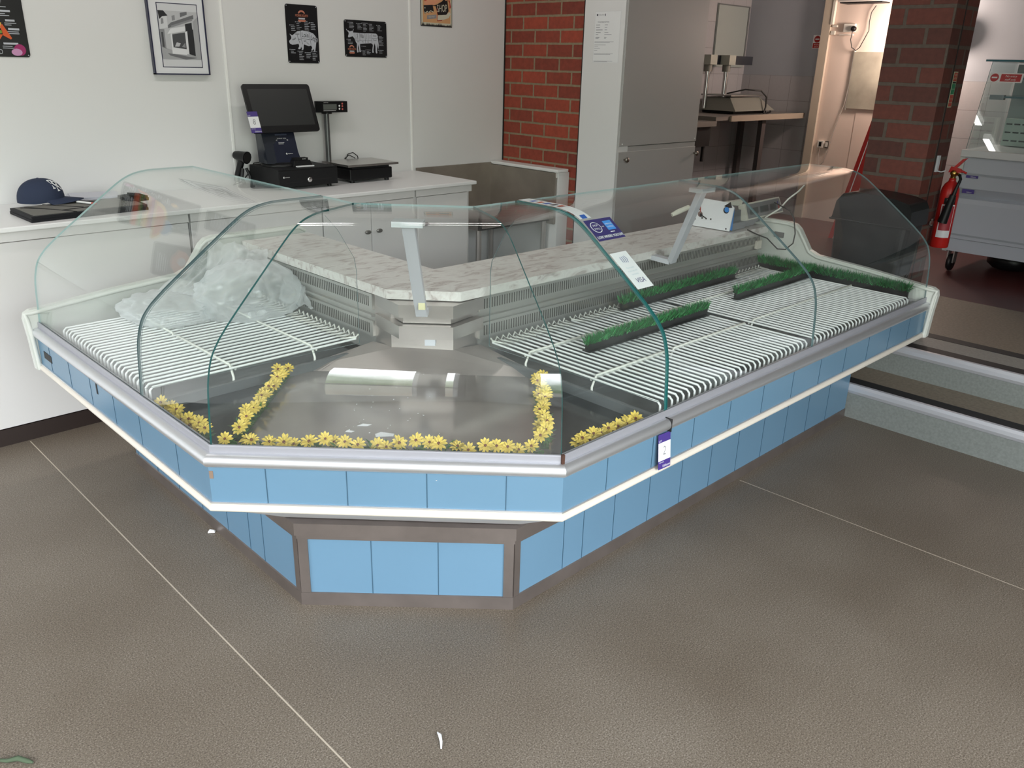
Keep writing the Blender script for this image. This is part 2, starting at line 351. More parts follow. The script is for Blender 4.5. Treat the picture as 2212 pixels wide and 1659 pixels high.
# raised floor at the right with two steps
RISER = mat('grey_step_vinyl', (.19, .205, .195, 1), .5, bump=.1, bscale=150, var=.12, vscale=90)
TREAD = mat('brown_step_vinyl', (.20, .165, .125, 1), .5, var=.2, vscale=70)
REDF = mat('dark_red_floor', (.085, .022, .020, 1), .38, var=.15, vscale=4)
b = MB(); b.box(3.852, 4.154, FY0, 2.43, 0, .166, 0); b.box(3.853, 4.154, FY0, 2.43, .166, .1745, 1)
b.box(4.154, 4.45, FY0, 3.34, 0, .32, 0); b.box(4.155, 5.36, FY0, 3.34, .32, .328, 1)
b.box(5.36, 7.4, FY0, 4.45, 0, .328, 2); b.box(4.45, 5.36, FY0, 3.34, 0, .32, 1); b.box(4.25, 5.36, 3.34, 4.45, 0, .328, 1)
st = struct(b.build('floor_raised', [RISER, TREAD, REDF]))
BLKS = mat('black_grip_strip', (.008, .008, .010, 1), .6)
NOSE = mat('nosing_aluminium', (.62, .63, .68, 1), .35, .5)
for i, (x, z) in enumerate(((3.852, .1745), (4.154, .328))):
    b = MB(); prof = [(x-.006, z-.045), (x-.012, z-.03), (x-.012, z-.012), (x-.004, z+.001), (x+.012, z+.003), (x+.012, z-.002), (x+.002, z-.05)]
    b.loft([(a, FY0+.001, c) for a, c in prof], [(a, 2.42, c) for a, c in prof], 0, smooth=False)
    b.box(x+.010, x+.085, FY0+.001, 2.42, z, z+.003, 1)
    struct(b.build('trim_%d' % (i+3), [NOSE, BLKS]))
b = MB(); b.box(4.412, 4.487, FY0+.001, 1.50, .328, .331, 0); b.box(4.240, 4.411, FY0+.001, 1.50, .328, .3295, 1); struct(b.build('trim_5', [BLKS, mat('pale_tread', (.25, .245, .225, 1), .5, var=.12, vscale=90)]))
# brick return wall, white post, tall grey boarded unit
b = MB(); b.box(4.21, 4.32, 3.68, 4.4, 0, CEIL); struct(b.build('wall_brick', BRICK))
b = MB(); b.box(4.203, 4.209, 4.392, 4.4, .945, CEIL); b.box(4.195, 4.21, 3.668, 3.682, .0, CEIL); struct(b.build('trim_6', DARK))
b = MB(); b.box(4.188, 4.30, 3.350, 3.668, 0, CEIL); struct(b.build('wall_post', mat('white_post_board', (.74, .74, .75, 1), .4)))
b = MB(); b.box(4.203, 5.05, 3.37, 3.66, .1, CEIL, 0); b.box(4.33, 5.05, 3.66, 4.45, .1, CEIL, 0); struct(b.build('wall_boxing', GREYP))
# brick pier
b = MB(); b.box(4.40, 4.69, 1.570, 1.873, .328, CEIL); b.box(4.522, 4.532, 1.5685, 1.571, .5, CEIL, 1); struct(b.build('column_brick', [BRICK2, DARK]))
# ------------------------------------------------------------------ back counter along the wall
b = MB(); b.box(-1.9, 3.41, 3.785, 4.395, .912, .933)
tag(b.build('worktop', WTOP, bevel=.004), 'long white laminate worktop running along the back wall', 'worktop')
def base_unit(x0, x1, doors, label, handles=()):
    t = thing('base_cabinet', label, 'cabinet', (x0, 3.83, 0), 'white base cabinets under the worktop')
    c = MB(); c.box(x0, x1, 3.832, 4.39, .09, .91); c.build('carcass', CABW, t)
    c = MB(); c.box(x0, x1, 3.815, 3.835, .0, .075); c.build('plinth', SKIRT, t)
    n = len(doors)
    for d0, d1, hx in doors:
        c = MB(); c.box(d0+.002, d1-.002, 3.812, 3.83, .08, .868); dr = c.build('door', CABW, t, bevel=.0015)
        if hx:
            c = MB(); c.lathe([(.0, -.006), (.013, -.006), (.016, 0), (.013, .007), (0, .009)], (hx, 3.800, .71), 16, Matrix(((1.3, 0, 0), (0, 0, 1), (0, .75, 0))))
            c.tube([(hx, 3.812, .71), (hx, 3.80, .71)], .004); c.build('handle', mat('handle_steel', (.22, .21, .20, 1), .3, .9), dr)
    c = MB(); c.box(x0, x1, 3.805, 3.832, .872, .910); c.build('top_rail', CABW, t)
base_unit(-1.9, 1.62, [(-1.9, .15, 0), (.15, 1.62, 0)], 'plain white cabinet front below the worktop, under the cap')
base_unit(1.63, 2.34, [(1.63, 2.34, 0)], 'white cabinet with one blank door between the plain front and the double-door unit')
base_unit(2.345, 2.95, [(2.345, 2.65, 2.618), (2.65, 2.95, 2.695)], 'white cabinet with two doors and paired oval handles under the scale')
base_unit(2.96, 3.385, [(2.975, 3.36, 3.03)], 'white single-door cabinet at the right end of the worktop')
# stainless corner sink beyond the worktop
SINKM = mat('dull_sink_steel', (.36, .32, .28, 1), .38, .6, var=.15, vscale=5)
t = thing('corner_sink', 'stainless corner sink with tall splashbacks beside the brick wall', 'sink', (3.42, 3.9, 0))
c = MB(); c.box(3.42, 4.10, 4.38, 4.395, .60, .948); c.box(4.080, 4.098, 3.76, 4.38, .60, .935); c.build('splashback', SINKM, t)
c = MB(); z = .78
c.box(3.46, 4.085, 3.80, 4.38, .62, .63); c.box(3.45, 3.47, 3.80, 4.38, .62, .74); c.box(3.45, 4.085, 3.80, 3.815, .62, .74)
c.box(3.47, 4.08, 3.815, 3.85, .73, .74); c.build('basin', STEEL, t)
for (x, y) in ((3.47, 3.83), (4.06, 3.83), (3.47, 4.35), (4.06, 4.35)): c = MB(); c.tube([(x, y, 0.001), (x, y, .62)], .018, 10); c.build('leg', STEEL, t)
t = thing('boxed_ledge', 'white boxed ledge capping the sink splashback in front of the brick wall', 'ledge', (4.15, 3.9, 0))
c = MB(); c.box(4.083, 4.187, 3.74, 4.39, .938, .958); c.build('top_board', WTOP, t, bevel=.004)
c = MB(); c.box(4.104, 4.205, 3.75, 4.37, .0, .936); c.box(4.09, 4.13, 3.755, 3.775, .905, .938); c.build('side_board', WTOP, t)
# strip of dark skirting on the back wall left of units is part of the units' plinths
# ------------------------------------------------------------------ signs and pictures on the back wall
YW = 4.4
def plate(name, label, cat, x0, x1, z0, z1, mats, draw, th=.002, group=None, r=.012, holes=True):
    m = MB(); pts = []
    for cx, cz, a in ((x1-r, z1-r, 0), (x0+r, z1-r, 90), (x0+r, z0+r, 180), (x1-r, z0+r, 270)):
        for k in range(5): an = math.radians(a+k*22.5); pts.append((cx+r*math.cos(an), YW-.002, cz+r*math.sin(an)))
    m.ext(pts, (0, -th, 0), 0)
    A = Art(m, (x0, YW-.002-th, z0), (1, 0, 0), (0, 0, 1))
    draw(A, x1-x0, z1-z0)
    if holes:
        for x in (.008, x1-x0-.008):
            for z in (.008, z1-z0-.008): A.disc(x, z, .0028, 1, 3, 8)
    return tag(m.build(name, mats), label, cat, group)
P_BLK = mat('poster_black', (.008, .008, .010, 1), .35); P_LGT = mat('poster_silver', (.52, .54, .60, 1), .5); P_PNK = mat('poster_pink', (.55, .20, .13, 1), .5)
P_BRN = mat('poster_brown', (.10, .028, .015, 1), .5); P_ORG = mat('poster_orange', (.66, .10, .02, 1), .5); P_YEL = mat('poster_yellow', (.72, .42, .08, 1), .5)
P_GRN = mat('poster_green', (.20, .32, .04, 1), .5); P_MAG = mat('poster_magenta', (.36, .02, .14, 1), .5); P_LIL = mat('poster_lilac', (.60, .30, .52, 1), .5); P_BLU = mat('poster_blue', (.10, .22, .50, 1), .5)
PM = [P_BLK, P_LGT, P_PNK, P_BRN, P_ORG, P_YEL, P_GRN, P_MAG, P_LIL, P_BLU]
def badge(A, x, y, s, word):
    A.poly([(x+s*.42*math.cos(math.radians(a)), y+s*.10+s*.40*math.sin(math.radians(a))) for a in range(20, 161, 14)] + [(x+s*.30*math.cos(math.radians(a)), y+s*.08+s*.26*math.sin(math.radians(a))) for a in range(160, 19, -14)], 2, 2)
    A.rect(x-s*.62, x+s*.62, y-.12*s, y+.12*s, 3, 3); A.text(word, x, y, s*.27, 2, 4, 1.0)
    A.poly([(x-.38*s, y-.2*s), (x+.38*s, y-.2*s), (x+.34*s, y-.33*s), (x-.34*s, y-.33*s)], 1, 2)
    A.poly([(x-.46*s, y-.38*s), (x+.46*s, y-.38*s), (x+.36*s, y-.56*s), (x-.36*s, y-.56*s)], 2, 2)
def pork(A, W, H):
    badge(A, .10, .245, .056, 'PORK CUTS')
    rr = random.Random(3)
    for x, y, n in ((.03, .195, 4), (.065, .212, 5), (.115, .218, 6), (.155, .212, 5), (.02, .070, 3), (.07, .062, 6), (.115, .055, 4), (.155, .062, 6)):
        A.rect(x-.008, x-.004, y-.002, y+.002, 1, 1); A.scribble(x, y, .033, n, .0088, .0022, 1, 1, rr)
    body = [(.018, .118), (.012, .112), (.016, .100), (.03, .094), (.05, .096), (.07, .100), (.074, .088), (.066, .076), (.070, .072), (.080, .074), (.086, .086), (.090, .074), (.086, .068), (.096, .068), (.100, .076), (.104, .098), (.135, .090), (.150, .094), (.156, .082), (.148, .068), (.158, .068), (.164, .078), (.168, .066), (.160, .060), (.174, .062), (.178, .080), (.182, .100), (.186, .120), (.184, .140), (.168, .156), (.140, .166), (.100, .170), (.065, .164), (.046, .150), (.034, .142), (.018, .150), (.028, .134), (.026, .124)]
    A.poly(body, 1, 1)
    A.line([(.184, .135), (.193, .130), (.192, .118), (.188, .112)], .003, 1, 1)
    for p in ([(.088, .168), (.086, .140), (.096, .098)], [(.140, .166), (.142, .140), (.150, .096)], [(.094, .128), (.142, .124)], [(.062, .162), (.066, .140), (.078, .104)]): A.line(p, .0016, 0, 2)
    A.text('Loin', .115, .146, .036, 0, 2, .72, -.05); A.text('Leg', .166, .132, .036, 0, 2, .68, -.12)
    A.text('Head', .044, .124, .014, 0, 2, .8, .5); A.text('Shoulder', .066, .150, .010, 0, 2, .8, .1); A.text('Hand', .078, .124, .010, 0, 2, .8); A.text('Belly', .112, .116, .011, 0, 2, .8, .1); A.text('Chump', .130, .104, .008, 0, 2, .8, -.5)
plate('pork_cuts_sign', 'tall black tin sign with a pale pig marked in pork cuts', 'sign', 2.541, 2.742, 1.573, 1.874, PM, pork)
def beef(A, W, H):
    badge(A, .047, .042, .044, 'BEEF CUTS'); rr = random.Random(5)
    for x, y, n in ((.035, .186, 5), (.092, .182, 5), (.132, .186, 7), (.175, .182, 6), (.235, .178, 5), (.022, .094, 4), (.242, .118, 8), (.242, .040, 3), (.122, .034, 4), (.152, .040, 4), (.125, .060, 1)):
        A.rect(x-.008, x-.005, y-.002, y+.002, 1, 1); A.scribble(x, y, .034, n, .0072, .0018, 1, 1, rr)
    body = [(.018, .140), (.030, .142), (.038, .136), (.046, .140), (.062, .140), (.060, .132), (.078, .132), (.120, .130), (.180, .132), (.222, .132), (.232, .126), (.236, .100), (.240, .070), (.238, .045), (.234, .060), (.228, .080), (.230, .060), (.226, .040), (.228, .024), (.220, .022), (.216, .030), (.216, .060), (.210, .080), (.204, .062), (.200, .040), (.202, .026), (.192, .026), (.192, .040), (.198, .070), (.185, .078), (.130, .074), (.106, .072), (.106, .050), (.110, .028), (.100, .026), (.098, .050), (.094, .070), (.090, .050), (.094, .026), (.084, .024), (.082, .040), (.084, .072), (.074, .085), (.068, .100), (.056, .112), (.044, .108), (.028, .104), (.024, .110), (.030, .124), (.028, .134)]
    A.poly(body, 1, 1)
    A.line([(.020, .140), (.014, .150)], .003, 1); A.line([(.058, .138), (.064, .150)], .003, 1)
    for p in ([(.072, .130), (.074, .080)], [(.104, .130), (.106, .090)], [(.142, .130), (.146, .076)], [(.166, .130), (.166, .092)], [(.190, .130), (.192, .076)], [(.078, .092), (.190, .094)], [(.192, .106), (.234, .106)]): A.line(p, .0015, 0, 2)
    A.text('Chuck', .088, .112, .016, 0, 2, .75, PI/2); A.text('Rib', .122, .114, .030, 0, 2, .62, -.1); A.text('Short Loin', .153, .112, .009, 0, 2, .7, -PI/2); A.text('Sirloin', .179, .112, .011, 0, 2, .7, -PI/2)
    A.text('Rump', .212, .120, .014, 0, 2, .7); A.text('Round', .213, .096, .012, 0, 2, .7); A.text('Brisket', .094, .084, .008, 0, 2, .7); A.text('Plate', .126, .084, .009, 0, 2, .7); A.text('Flank', .164, .084, .009, 0, 2, .7, .1)
plate('beef_cuts_sign', 'wide black tin sign with a pale cow divided into beef cuts', 'sign', 2.916, 3.216, 1.614, 1.814, PM, beef)
S_SAND = mat('sign_sand', (.66, .36, .17, 1), .5); S_RED = mat('sign_red', (.42, .02, .012, 1), .5); S_BONE = mat('sign_bone', (.62, .60, .48, 1), .5); S_GREY = mat('sign_grey', (.28, .27, .29, 1), .5); S_PEACH = mat('sign_peach', (.75, .34, .20, 1), .5)
def butcher(A, W, H):
    A.rect(.004, W-.004, .006, H-.004, 3, 1); A.rect(.016, W-.014, .022, H-.014, 1, 2)
    rr = random.Random(2)
    for i in range(26):
        x = .006+i*(W-.014)/26; A.poly([(x, .004), (x+.011, .004), (x+.006, .010+rr.random()*.014)], 0, 3)
    A.poly([(.03, .115), (.10, .122), (.19, .165), (W-.05, .20), (W-.05, .30), (.03, .30)], 5, 3)
    A.text('Butcher', W*.46, .185, .088, 2, 5, .70, .17, .2)
    A.poly([(.225, .162), (.235, .150), (.243, .120), (.238, .110), (.232, .112), (.232, .145), (.222, .152)], 2, 5)
    A.poly([(.022, .118), (.092, .124), (.100, .118), (.118, .118), (.120, .112), (.136, .068), (.205, .072), (.224, .095), (.212, .170), (.205, .178), (.196, .172), (.170, .148), (.128, .128), (.105, .122)], 0, 4)
    A.poly([(.022, .118), (.095, .122), (.104, .086), (.086, .080), (.072, .086), (.060, .074), (.048, .080), (.034, .070), (.024, .080)], 0, 4)
    A.line([(.028, .082), (.036, .074), (.050, .086), (.062, .078), (.076, .090), (.100, .084)], .004, 3, 5)
    A.poly([(.133, .066), (.205, .074), (.230, .092), (.240, .078), (.225, .055), (.180, .042), (.132, .038)], 3, 4)
    A.line([(.130, .110), (.130, .034), (.170, .038)], .003, 2, 5); A.disc(.202, .160, .007, 5, 6); A.disc(.032, .104, .004, 3, 6)
    A.text('SHOP', .170, .106, .060, 3, 6, .55, .08)
    A.poly([(.048, .040), (.124, .048), (.124, .070), (.048, .062)], 4, 4); A.text('FRESH MEAT', .086, .055, .012, 3, 6, .8, .1)
plate('butcher_shop_sign', 'rusty-edged tin sign reading Butcher Shop over a black cleaver', 'sign', 3.480, 3.734, 1.805, 2.16, [P_BLK, S_SAND, S_RED, S_BONE, S_GREY, S_PEACH], butcher, r=.003, holes=False)
def burger(A, W, H):
    rr = random.Random(9)
    A.poly([(.06+.115*math.cos(math.radians(a)), .175+.07*math.sin(math.radians(a))) for a in range(0, 181, 12)], 5, 1)
    A.poly([(.05+.085*math.cos(math.radians(a)), .185+.05*math.sin(math.radians(a))) for a in range(0, 181, 15)], 4, 2)
    A.rect(.0, .19, .155, .172, 7, 2); A.rect(.0, .20, .135, .155, 4, 2); A.poly([(.0, .118), (.20, .118), (.206, .140), (.1, .146), (.0, .14)], 5, 3)
    A.poly([(.06, .108), (.17, .108), (.16, .132), (.12, .140), (.08, .132)], 3, 4); A.poly([(.11, .112), (.15, .110), (.145, .128), (.12, .130)], 2, 5)
    A.poly([(.0, .092), (.20, .096), (.205, .108), (.10, .116), (.0, .112)], 6, 4); A.poly([(.0, .062), (.185, .066), (.205, .092), (.0, .094)], 4, 3)
    A.poly([(.198, .125), (.208, .135), (.238, .078), (.233, .072), (.205, .088)], 4, 4); A.rect(0, .2, .15, .156, 7, 3)
    for x, y, n, ww in ((.165, .238, 5, .075), (.196, .188, 3, .062), (.218, .150, 3, .05), (.224, .115, 3, .058), (.195, .055, 3, .075), (.06, .055, 3, .10)):
        A.rect(x+.005, x+ww*.85, y-.004, y+.004, 1, 2); A.scribble(x, y-.011, ww, n-1, .0075, .0028, 1, 2, rr)
    A.text('HOMEMAD', .136, .020, .030, 1, 3, .75); A.text('100% FRESH BURGERS', .10, .038, .012, 1, 3, .8)
    A.disc(.262, .030, .024, 7, 4, 16); A.disc(.248, .020, .022, 8, 5, 16, .015); A.disc(.175, .275, .018, 5, 4)
    A.disc(.02, .24, .04, 9, 1)
plate('burger_sign', 'black tin burger poster with a stacked burger and pink onion', 'sign', .934, 1.235, 1.572, 1.99, PM, burger)
def steak(A, W, H):
    A.poly([(W*.5+W*.36*math.cos(a*PI/8)*(1+.15*math.sin(3*a)), H*.5+H*.18*math.sin(a*PI/8)) for a in range(16)], 2, 1); A.disc(W*.55, H*.52, W*.12, 1, 2); A.text('STEAK', W*.5, H*.85, .04, 1, 2, .9); A.scribble(W*.15, H*.25, W*.7, 5, .012, .004, 1, 1, random.Random(3))
plate('steak_sign', 'black tin steak poster on the wall to the left of the burger poster', 'sign', .67, .87, 1.775, 2.085, PM, steak)
plate('lamb_sign', 'black tin poster of white text hung above the burger poster', 'sign', .985, 1.185, 2.03, 2.33, PM, lambda A, W, H: (A.text('LAMB CUTS', W*.5, H*.88, .03, 1, 1), A.scribble(W*.12, H*.78, W*.75, 12, .018, .007, 1, 1, random.Random(5))))
# framed black and white photograph of a shopfront
t = thing('framed_photograph', 'framed black and white photograph of an old shopfront with an awning', 'picture', (1.925, 4.39, 1.505))
c = MB(); fx0, fx1, fz0, fz1 = 1.781, 2.068, 1.505, 1.92
for a, bb, cc, d in ((fx0, fx0+.006, fz0, fz1), (fx1-.006, fx1, fz0, fz1), (fx0, fx1, fz0, fz0+.006), (fx0, fx1, fz1-.006, fz1)): c.box(a, bb, 4.372, 4.397, cc, d)
c.build('frame', mat('navy_frame', (.022, .024, .060, 1), .35), t)
GR = [mat('photo_grey_%d' % i, srgb(v, v+1, v+5), .5) for i, v in enumerate((40, 75, 110, 140, 165, 190, 210, 225))]
c = MB(); c.box(fx0+.005, fx1-.005, 4.378, 4.392, fz0+.005, fz1-.005, 7)
A = Art(c, (fx0, 4.378, fz0), (1, 0, 0), (0, 0, 1)); NV = 8
A.rect(.045, .252, .034, .332, NV, 1); A.rect(.049, .248, .038, .328, 6, 2)
px0, px1, pz0, pz1 = .049, .247, .072, .296
A.rect(px0, px1, pz0, pz1, 5, 3)
def pp(l, g, L): A.poly([(px0+x*(px1-px0), pz0+y*(pz1-pz0)) for x, y in l], g, L)
pp([(0, 0), (1, 0), (1, .10), (.6, .12), (0, .26)], 4, 4); pp([(.14, .13), (.5, .09), (.62, .07), (.9, .04), (.6, 0), (.2, .08)], 2, 5)
pp([(0, .26), (.12, .22), (.12, .62), (0, .62)], 3, 4); pp([(.03, .26), (.08, .25), (.08, .56), (.03, .56)], 1, 5)
pp([(0, .62), (.22, .66), (.22, .9), (0, .93)], 6, 4); pp([(.02, .82), (.10, .88), (.24, .90), (.14, 1), (0, 1)], 0, 6); pp([(.05, .72), (.12, .74), (.12, .84), (.06, .84)], 3, 5)
pp([(.22, .64), (.9, .86), (.9, .94), (.3, .76), (.22, .70)], 2, 5); pp([(.3, .66), (.86, .82), (.86, .86), (.3, .70)], 3, 6)
pp([(.18, .52), (.66, .60), (.66, .70), (.28, .64)], 7, 7); pp([(.66, .58), (.84, .62), (.84, .78), (.66, .74)], 0, 6)
pp([(.30, .26), (.30, .52), (.64, .57), (.64, .22)], 1, 6); pp([(.34, .27), (.45, .27), (.50, .34), (.40, .36)], 5, 7); pp([(.52, .27), (.62, .25), (.62, .36)], 3, 7)
pp([(.64, .12), (.69, .11), (.70, .60), (.64, .58)], 7, 8); pp([(.26, .24), (.30, .24), (.30, .54), (.26, .53)], 7, 8)
pp([(.70, .12), (.86, .08), (.86, .64), (.70, .60)], 0, 7); pp([(.26, .12), (.64, .10), (.64, .22), (.26, .25)], 7, 7); pp([(.86, .06), (1, .03), (1, .9), (.88, .8)], 4, 6)
pp([(.34, .8), (.42, .82), (.42, .92), (.34, .9)], 3, 5); pp([(.56, .88), (.74, .94), (.74, 1), (.56, .97)], 2, 5)
c.build('mounted_print', GR+[mat('navy_line', (.022, .024, .060, 1), .5)], t)
# ------------------------------------------------------------------ till and other things on the worktop
ZW = .933
def rz(a): return Matrix.Rotation(a, 3, 'Z')
def logo(A, x, y, s, m, L=1):      # small round mark and word on the till
    A.disc(x, y, s*.6, m, L, 14); A.disc(x+s*.12, y, s*.32, 0, L+1, 12); A.text('optimum', x+s*2.6, y, s*1.0, m, L, 1.0)
t = thing('cash_drawer', 'black cash drawer under the touchscreen till, with round chrome lock', 'cash drawer', (2.42, 4.22, ZW))
c = MB(); c.box(2.240, 2.606, 4.062, 4.375, .950, 1.043); c.build('body', BLACKM, t, bevel=.003)
c = MB(); c.box(2.243, 2.603, 4.056, 4.064, .950, 1.036, 0)
A = Art(c, (2.243, 4.0558, .95), (1, 0, 0), (0, 0, 1)); logo(A, .026, .052, .008, 1, 1); A.rect(.04, .14, .022, .0235, 2, 1); A.rect(.20, .32, .030, .0315, 2, 1)
c.build('front', [BLACKM, WHITE, DARK], t)
c = MB(); c.lathe([(.014, 0), (.014, .004), (.011, .006), (0, .006)], (2.425, 4.056, .982), 20, Matrix(((1, 0, 0), (0, 0, -1), (0, 1, 0)))); c.build('lock', mat('chrome', (.75, .75, .75, 1), .15, 1), t)
for x in (2.27, 2.575):
    for y in (4.10, 4.34): c = MB(); c.lathe([(.012, 0), (.012, .017)], (x, y, .9332), 12); c.build('foot', BLACK, t)
t = thing('till', 'black touchscreen till with a tilted monitor standing on the cash drawer', 'till', (2.36, 4.27, 1.043))
zt = 1.0435
c = MB(); c.lathe([(.105, 0), (.105, .008), (.085, .018), (.06, .022)], (2.365, 4.255, zt), 32); c.build('base', BLACK, t)
c = MB()
lo = [(2.262, 4.20), (2.455, 4.175), (2.462, 4.30), (2.262, 4.30)]; hi = [(2.262, 4.262), (2.428, 4.243), (2.438, 4.32), (2.262, 4.32)]
c.loft([(x, y, zt+.015) for x, y in lo], [(x, y, 1.245) for x, y in hi], 0)
u = Vector((2.455-2.262, 4.175-4.20, 0)); v = Vector((0, .065, .187))
A = Art(c, Vector((2.262, 4.20, zt+.015)), u, v, .0006)
A.o += A.v*.0; A.rect(.052, .186, .0, .19, 1, 1)
A.rect(.075, .142, .152, .160, 2, 2); A.text('SCAN HERE', .108, .170, .009, 3, 2); A.text('THANK YOU', .108, .135, .009, 3, 2); A.text('<', .078, .125, .018, 3, 2); A.text('>', .140, .125, .018, 3, 2)
A.scribble(.085, .112, .05, 2, .006, .002, 3, 2); logo(A, .118, .052, .008, 3, 2)
c.build('stand', [mat('glossy_black', (.020, .024, .034, 1), .12, spec=.7), mat('stand_panel', (.010, .013, .030, 1), .3), mat('panel_slot', (.05, .06, .10, 1), .4), WHITE], t, bevel=.004)
# monitor: bottom edge (y 4.2, z 1.222) top edge (y 4.3, z 1.462)
mb0 = Vector((2.193, 4.20, 1.222)); mv = Vector((.003, .10, .240)).normalized(); mu = Vector((1, 0, 0)); mn = mu.cross(mv)
H = .262; W = .405
c = MB(); r = .014; pts = []
for cx, cz, a in ((W-r, H-r, 0), (r, H-r, 90), (r, r, 180), (W-r, r, 270)):
    for k in range(5): an = math.radians(a+k*22.5); pts.append(mb0+mu*(cx+r*math.cos(an))+mv*(cz+r*math.sin(an)))
c.loft(pts, [p-mn*.012 for p in pts]); c.loft([p-mn*.012 for p in pts], [(p-(mb0+mu*W/2+mv*H/2))*.75+(mb0+mu*W/2+mv*H/2)-mn*.035 for p in pts])
mon = c.build('monitor', BLACK, t)
c = MB(); A = Art(c, mb0+mn*.0005, mu, mv); A.rect(.026, W-.022, .036, H-.026, 0, 0); c.build('screen', SCREEN, mon)
def lot_tag(name, label, o, u, v, w, h, num, mats=None, wob=.0):
    m = MB(); A = Art(m, o, u, v, .0003); n = A.n
    q = [A.P(0, 0, 0), A.P(w, 0, 0), A.P(w, h, 0), A.P(0, h, 0)]
    m.loft([p-n*.0008 for p in q], q, 0)
    A.rect(0, w, h*.24, h*.76, 1, 1); A.text('LOT', w*.16, h*.81, h*.07, 1, 1); A.text(num, w*.5, h*.5, h*.36, 2, 2, .8, -.1)
    A.text('VIEWING', w*.26, h*.19, h*.05, 1, 1); A.text('Eddisons', w*.66, h*.07, h*.10, 1, 1, .95)
    return tag(m.build(name, [PURPLE, PAPER, mat('pencil_grey', (.25, .25, .27, 1), .6)]), label, 'tag')
lot_tag('lot_tag', 'purple and white lot tag numbered 8 stuck on the till monitor corner', mb0+mu*(-.012)+mv*(.0)+mn*.0025, mu, mv, .060, .115, '8')
# barcode scanner in its stand
t = thing('barcode_scanner', 'black handheld barcode scanner standing upright left of the cash drawer', 'scanner', (2.19, 4.30, ZW))
c = MB(); c.lathe([(.045, 0), (.045, .008), (.03, .014), (.012, .018)], (2.175, 4.30, ZW), 20)
c.tube([(2.170, 4.31, .945), (2.165, 4.325, .985), (2.175, 4.325, 1.03)], .010, 8); c.tube([(2.205, 4.30, .945), (2.208, 4.31, .985), (2.195, 4.325, 1.03)], .008, 8); c.build('stand', BLACK, t)
c = MB(); c.tube([(2.155, 4.37, .96), (2.160, 4.355, 1.0), (2.175, 4.34, 1.06), (2.178, 4.335, 1.08)], [.016, .017, .019, .02], 10)
c.build('grip', BLACK, t)
c = MB(); d = Vector((.35, -.9, -.12)).normalized(); p = Vector((2.175, 4.345, 1.093)); c.tube([p-d*.035, p-d*.01, p+d*.03, p+d*.05], [.020, .026, .030, .034], 12); hd = c.build('head', BLACK, t)
c = MB(); c.tube([p+d*.0502, p+d*.052], [.027, .027], 12); c.build('lens', DARK, hd)
CABLE = mat('black_cable', (.01, .01, .01, 1), .5)
c = MB(); c.tube([(2.155, 4.372, .955), (2.14, 4.38, .937), (2.19, 4.385, .95), (2.235, 4.382, .99), (2.262, 4.36, 1.05), (2.30, 4.34, 1.055)], .003, 6)
tag(c.build('cable', CABLE), 'thin black cable looping from the barcode scanner behind the till', 'cable')
# card reader and paper on the drawer
t = thing('card_reader', 'small black card reader resting on top of the cash drawer', 'card reader', (2.44, 4.16, 1.043))
c = MB(); c.loft([(x, y, 1.046) for x, y in ((2.375, 4.13), (2.49, 4.12), (2.497, 4.19), (2.385, 4.20))], [(x, y, 1.075) for x, y in ((2.385, 4.14), (2.482, 4.132), (2.487, 4.182), (2.392, 4.19))]); c.build('body', BLACK, t, bevel=.003)
c = MB(); c.box(2.395, 2.475, 4.145, 4.183, 1.0755, 1.088); 
A = Art(c, (2.395, 4.1448, 1.0755), (1, 0, 0), (0, 0, 1)); A.text('SUMO', .055, .006, .008, 1, 1); c.build('keypad', [BLACKM, WHITE], t)
c = MB(); c.box(2.386, 2.490, 4.108, 4.127, 1.0435, 1.049)
tag(c.build('receipt_paper', PAPER), 'small white strip of paper lying in front of the card reader', 'paper')
# retail scale with pole display
t = thing('retail_scale', 'black shop scale with steel plate and display on a pole', 'scale', (2.86, 4.2, ZW))
c = MB(); c.box(2.712, 3.010, 4.095, 4.320, .948, 1.012); c.box(3.010, 3.035, 4.13, 4.30, .955, .985); c.build('body', BLACK, t, bevel=.006)
c = MB(); c.box(2.680, 3.032, 4.062, 4.335, 1.028, 1.040, 0); c.box(2.73, 2.99, 4.1, 4.3, 1.012, 1.028, 1); c.build('plate', [mat('plate_steel', (.50, .47, .45, 1), .25, .9), BLACK], t)
for x in (2.74, 2.985):
    for y in (4.12, 4.30): c = MB(); c.lathe([(.014, 0), (.014, .0145)], (x, y, .9332), 12); c.build('foot', BLACK, t)
c = MB(); c.tube([(2.737, 4.352, .955), (2.737, 4.352, 1.0)], .02, 12); c.tube([(2.737, 4.350, .99), (2.737, 4.350, 1.318)], .0155, 16); c.tube([(2.70, 4.33, .985), (2.737, 4.350, .985)], .01, 8); c.build('pole', mat('pole_grey', (.14, .145, .15, 1), .3, .6), t)
c = MB(); zz0, zz1 = 1.310, 1.371; pr = [(2.700, 4.375), (2.672, 4.36), (2.670, 4.345), (2.695, 4.315), (2.862, 4.31), (2.862, 4.36)]
c.loft([(x-.005, y, zz0) for x, y in pr], [(x-.005, y, zz1) for x, y in pr])
c.lathe([(.03, -.008), (.03, 0)], (2.737, 4.345, zz0), 14)
A = Art(c, (2.685, 4.3148, zz0), (1, -.029, 0), (0, 0, 1), .0004)
A.rect(.012, .100, .016, .046, 1, 1); A.text('OPTIMUM', .03, .054, .007, 2, 1); A.scribble(.012, .010, .10, 1, 0, .002, 2, 1)
for x, z, m in ((.118, .036, 2), (.118, .020, 2), (.138, .048, 3), (.138, .034, 3), (.138, .018, 3)): A.disc(x, z, .0055, m, 1, 10)
c.build('display', [BLACK, mat('lcd_grey', (.12, .13, .12, 1), .3), WHITE, mat('key_red', (.55, .12, .10, 1), .4)], t, bevel=.002)
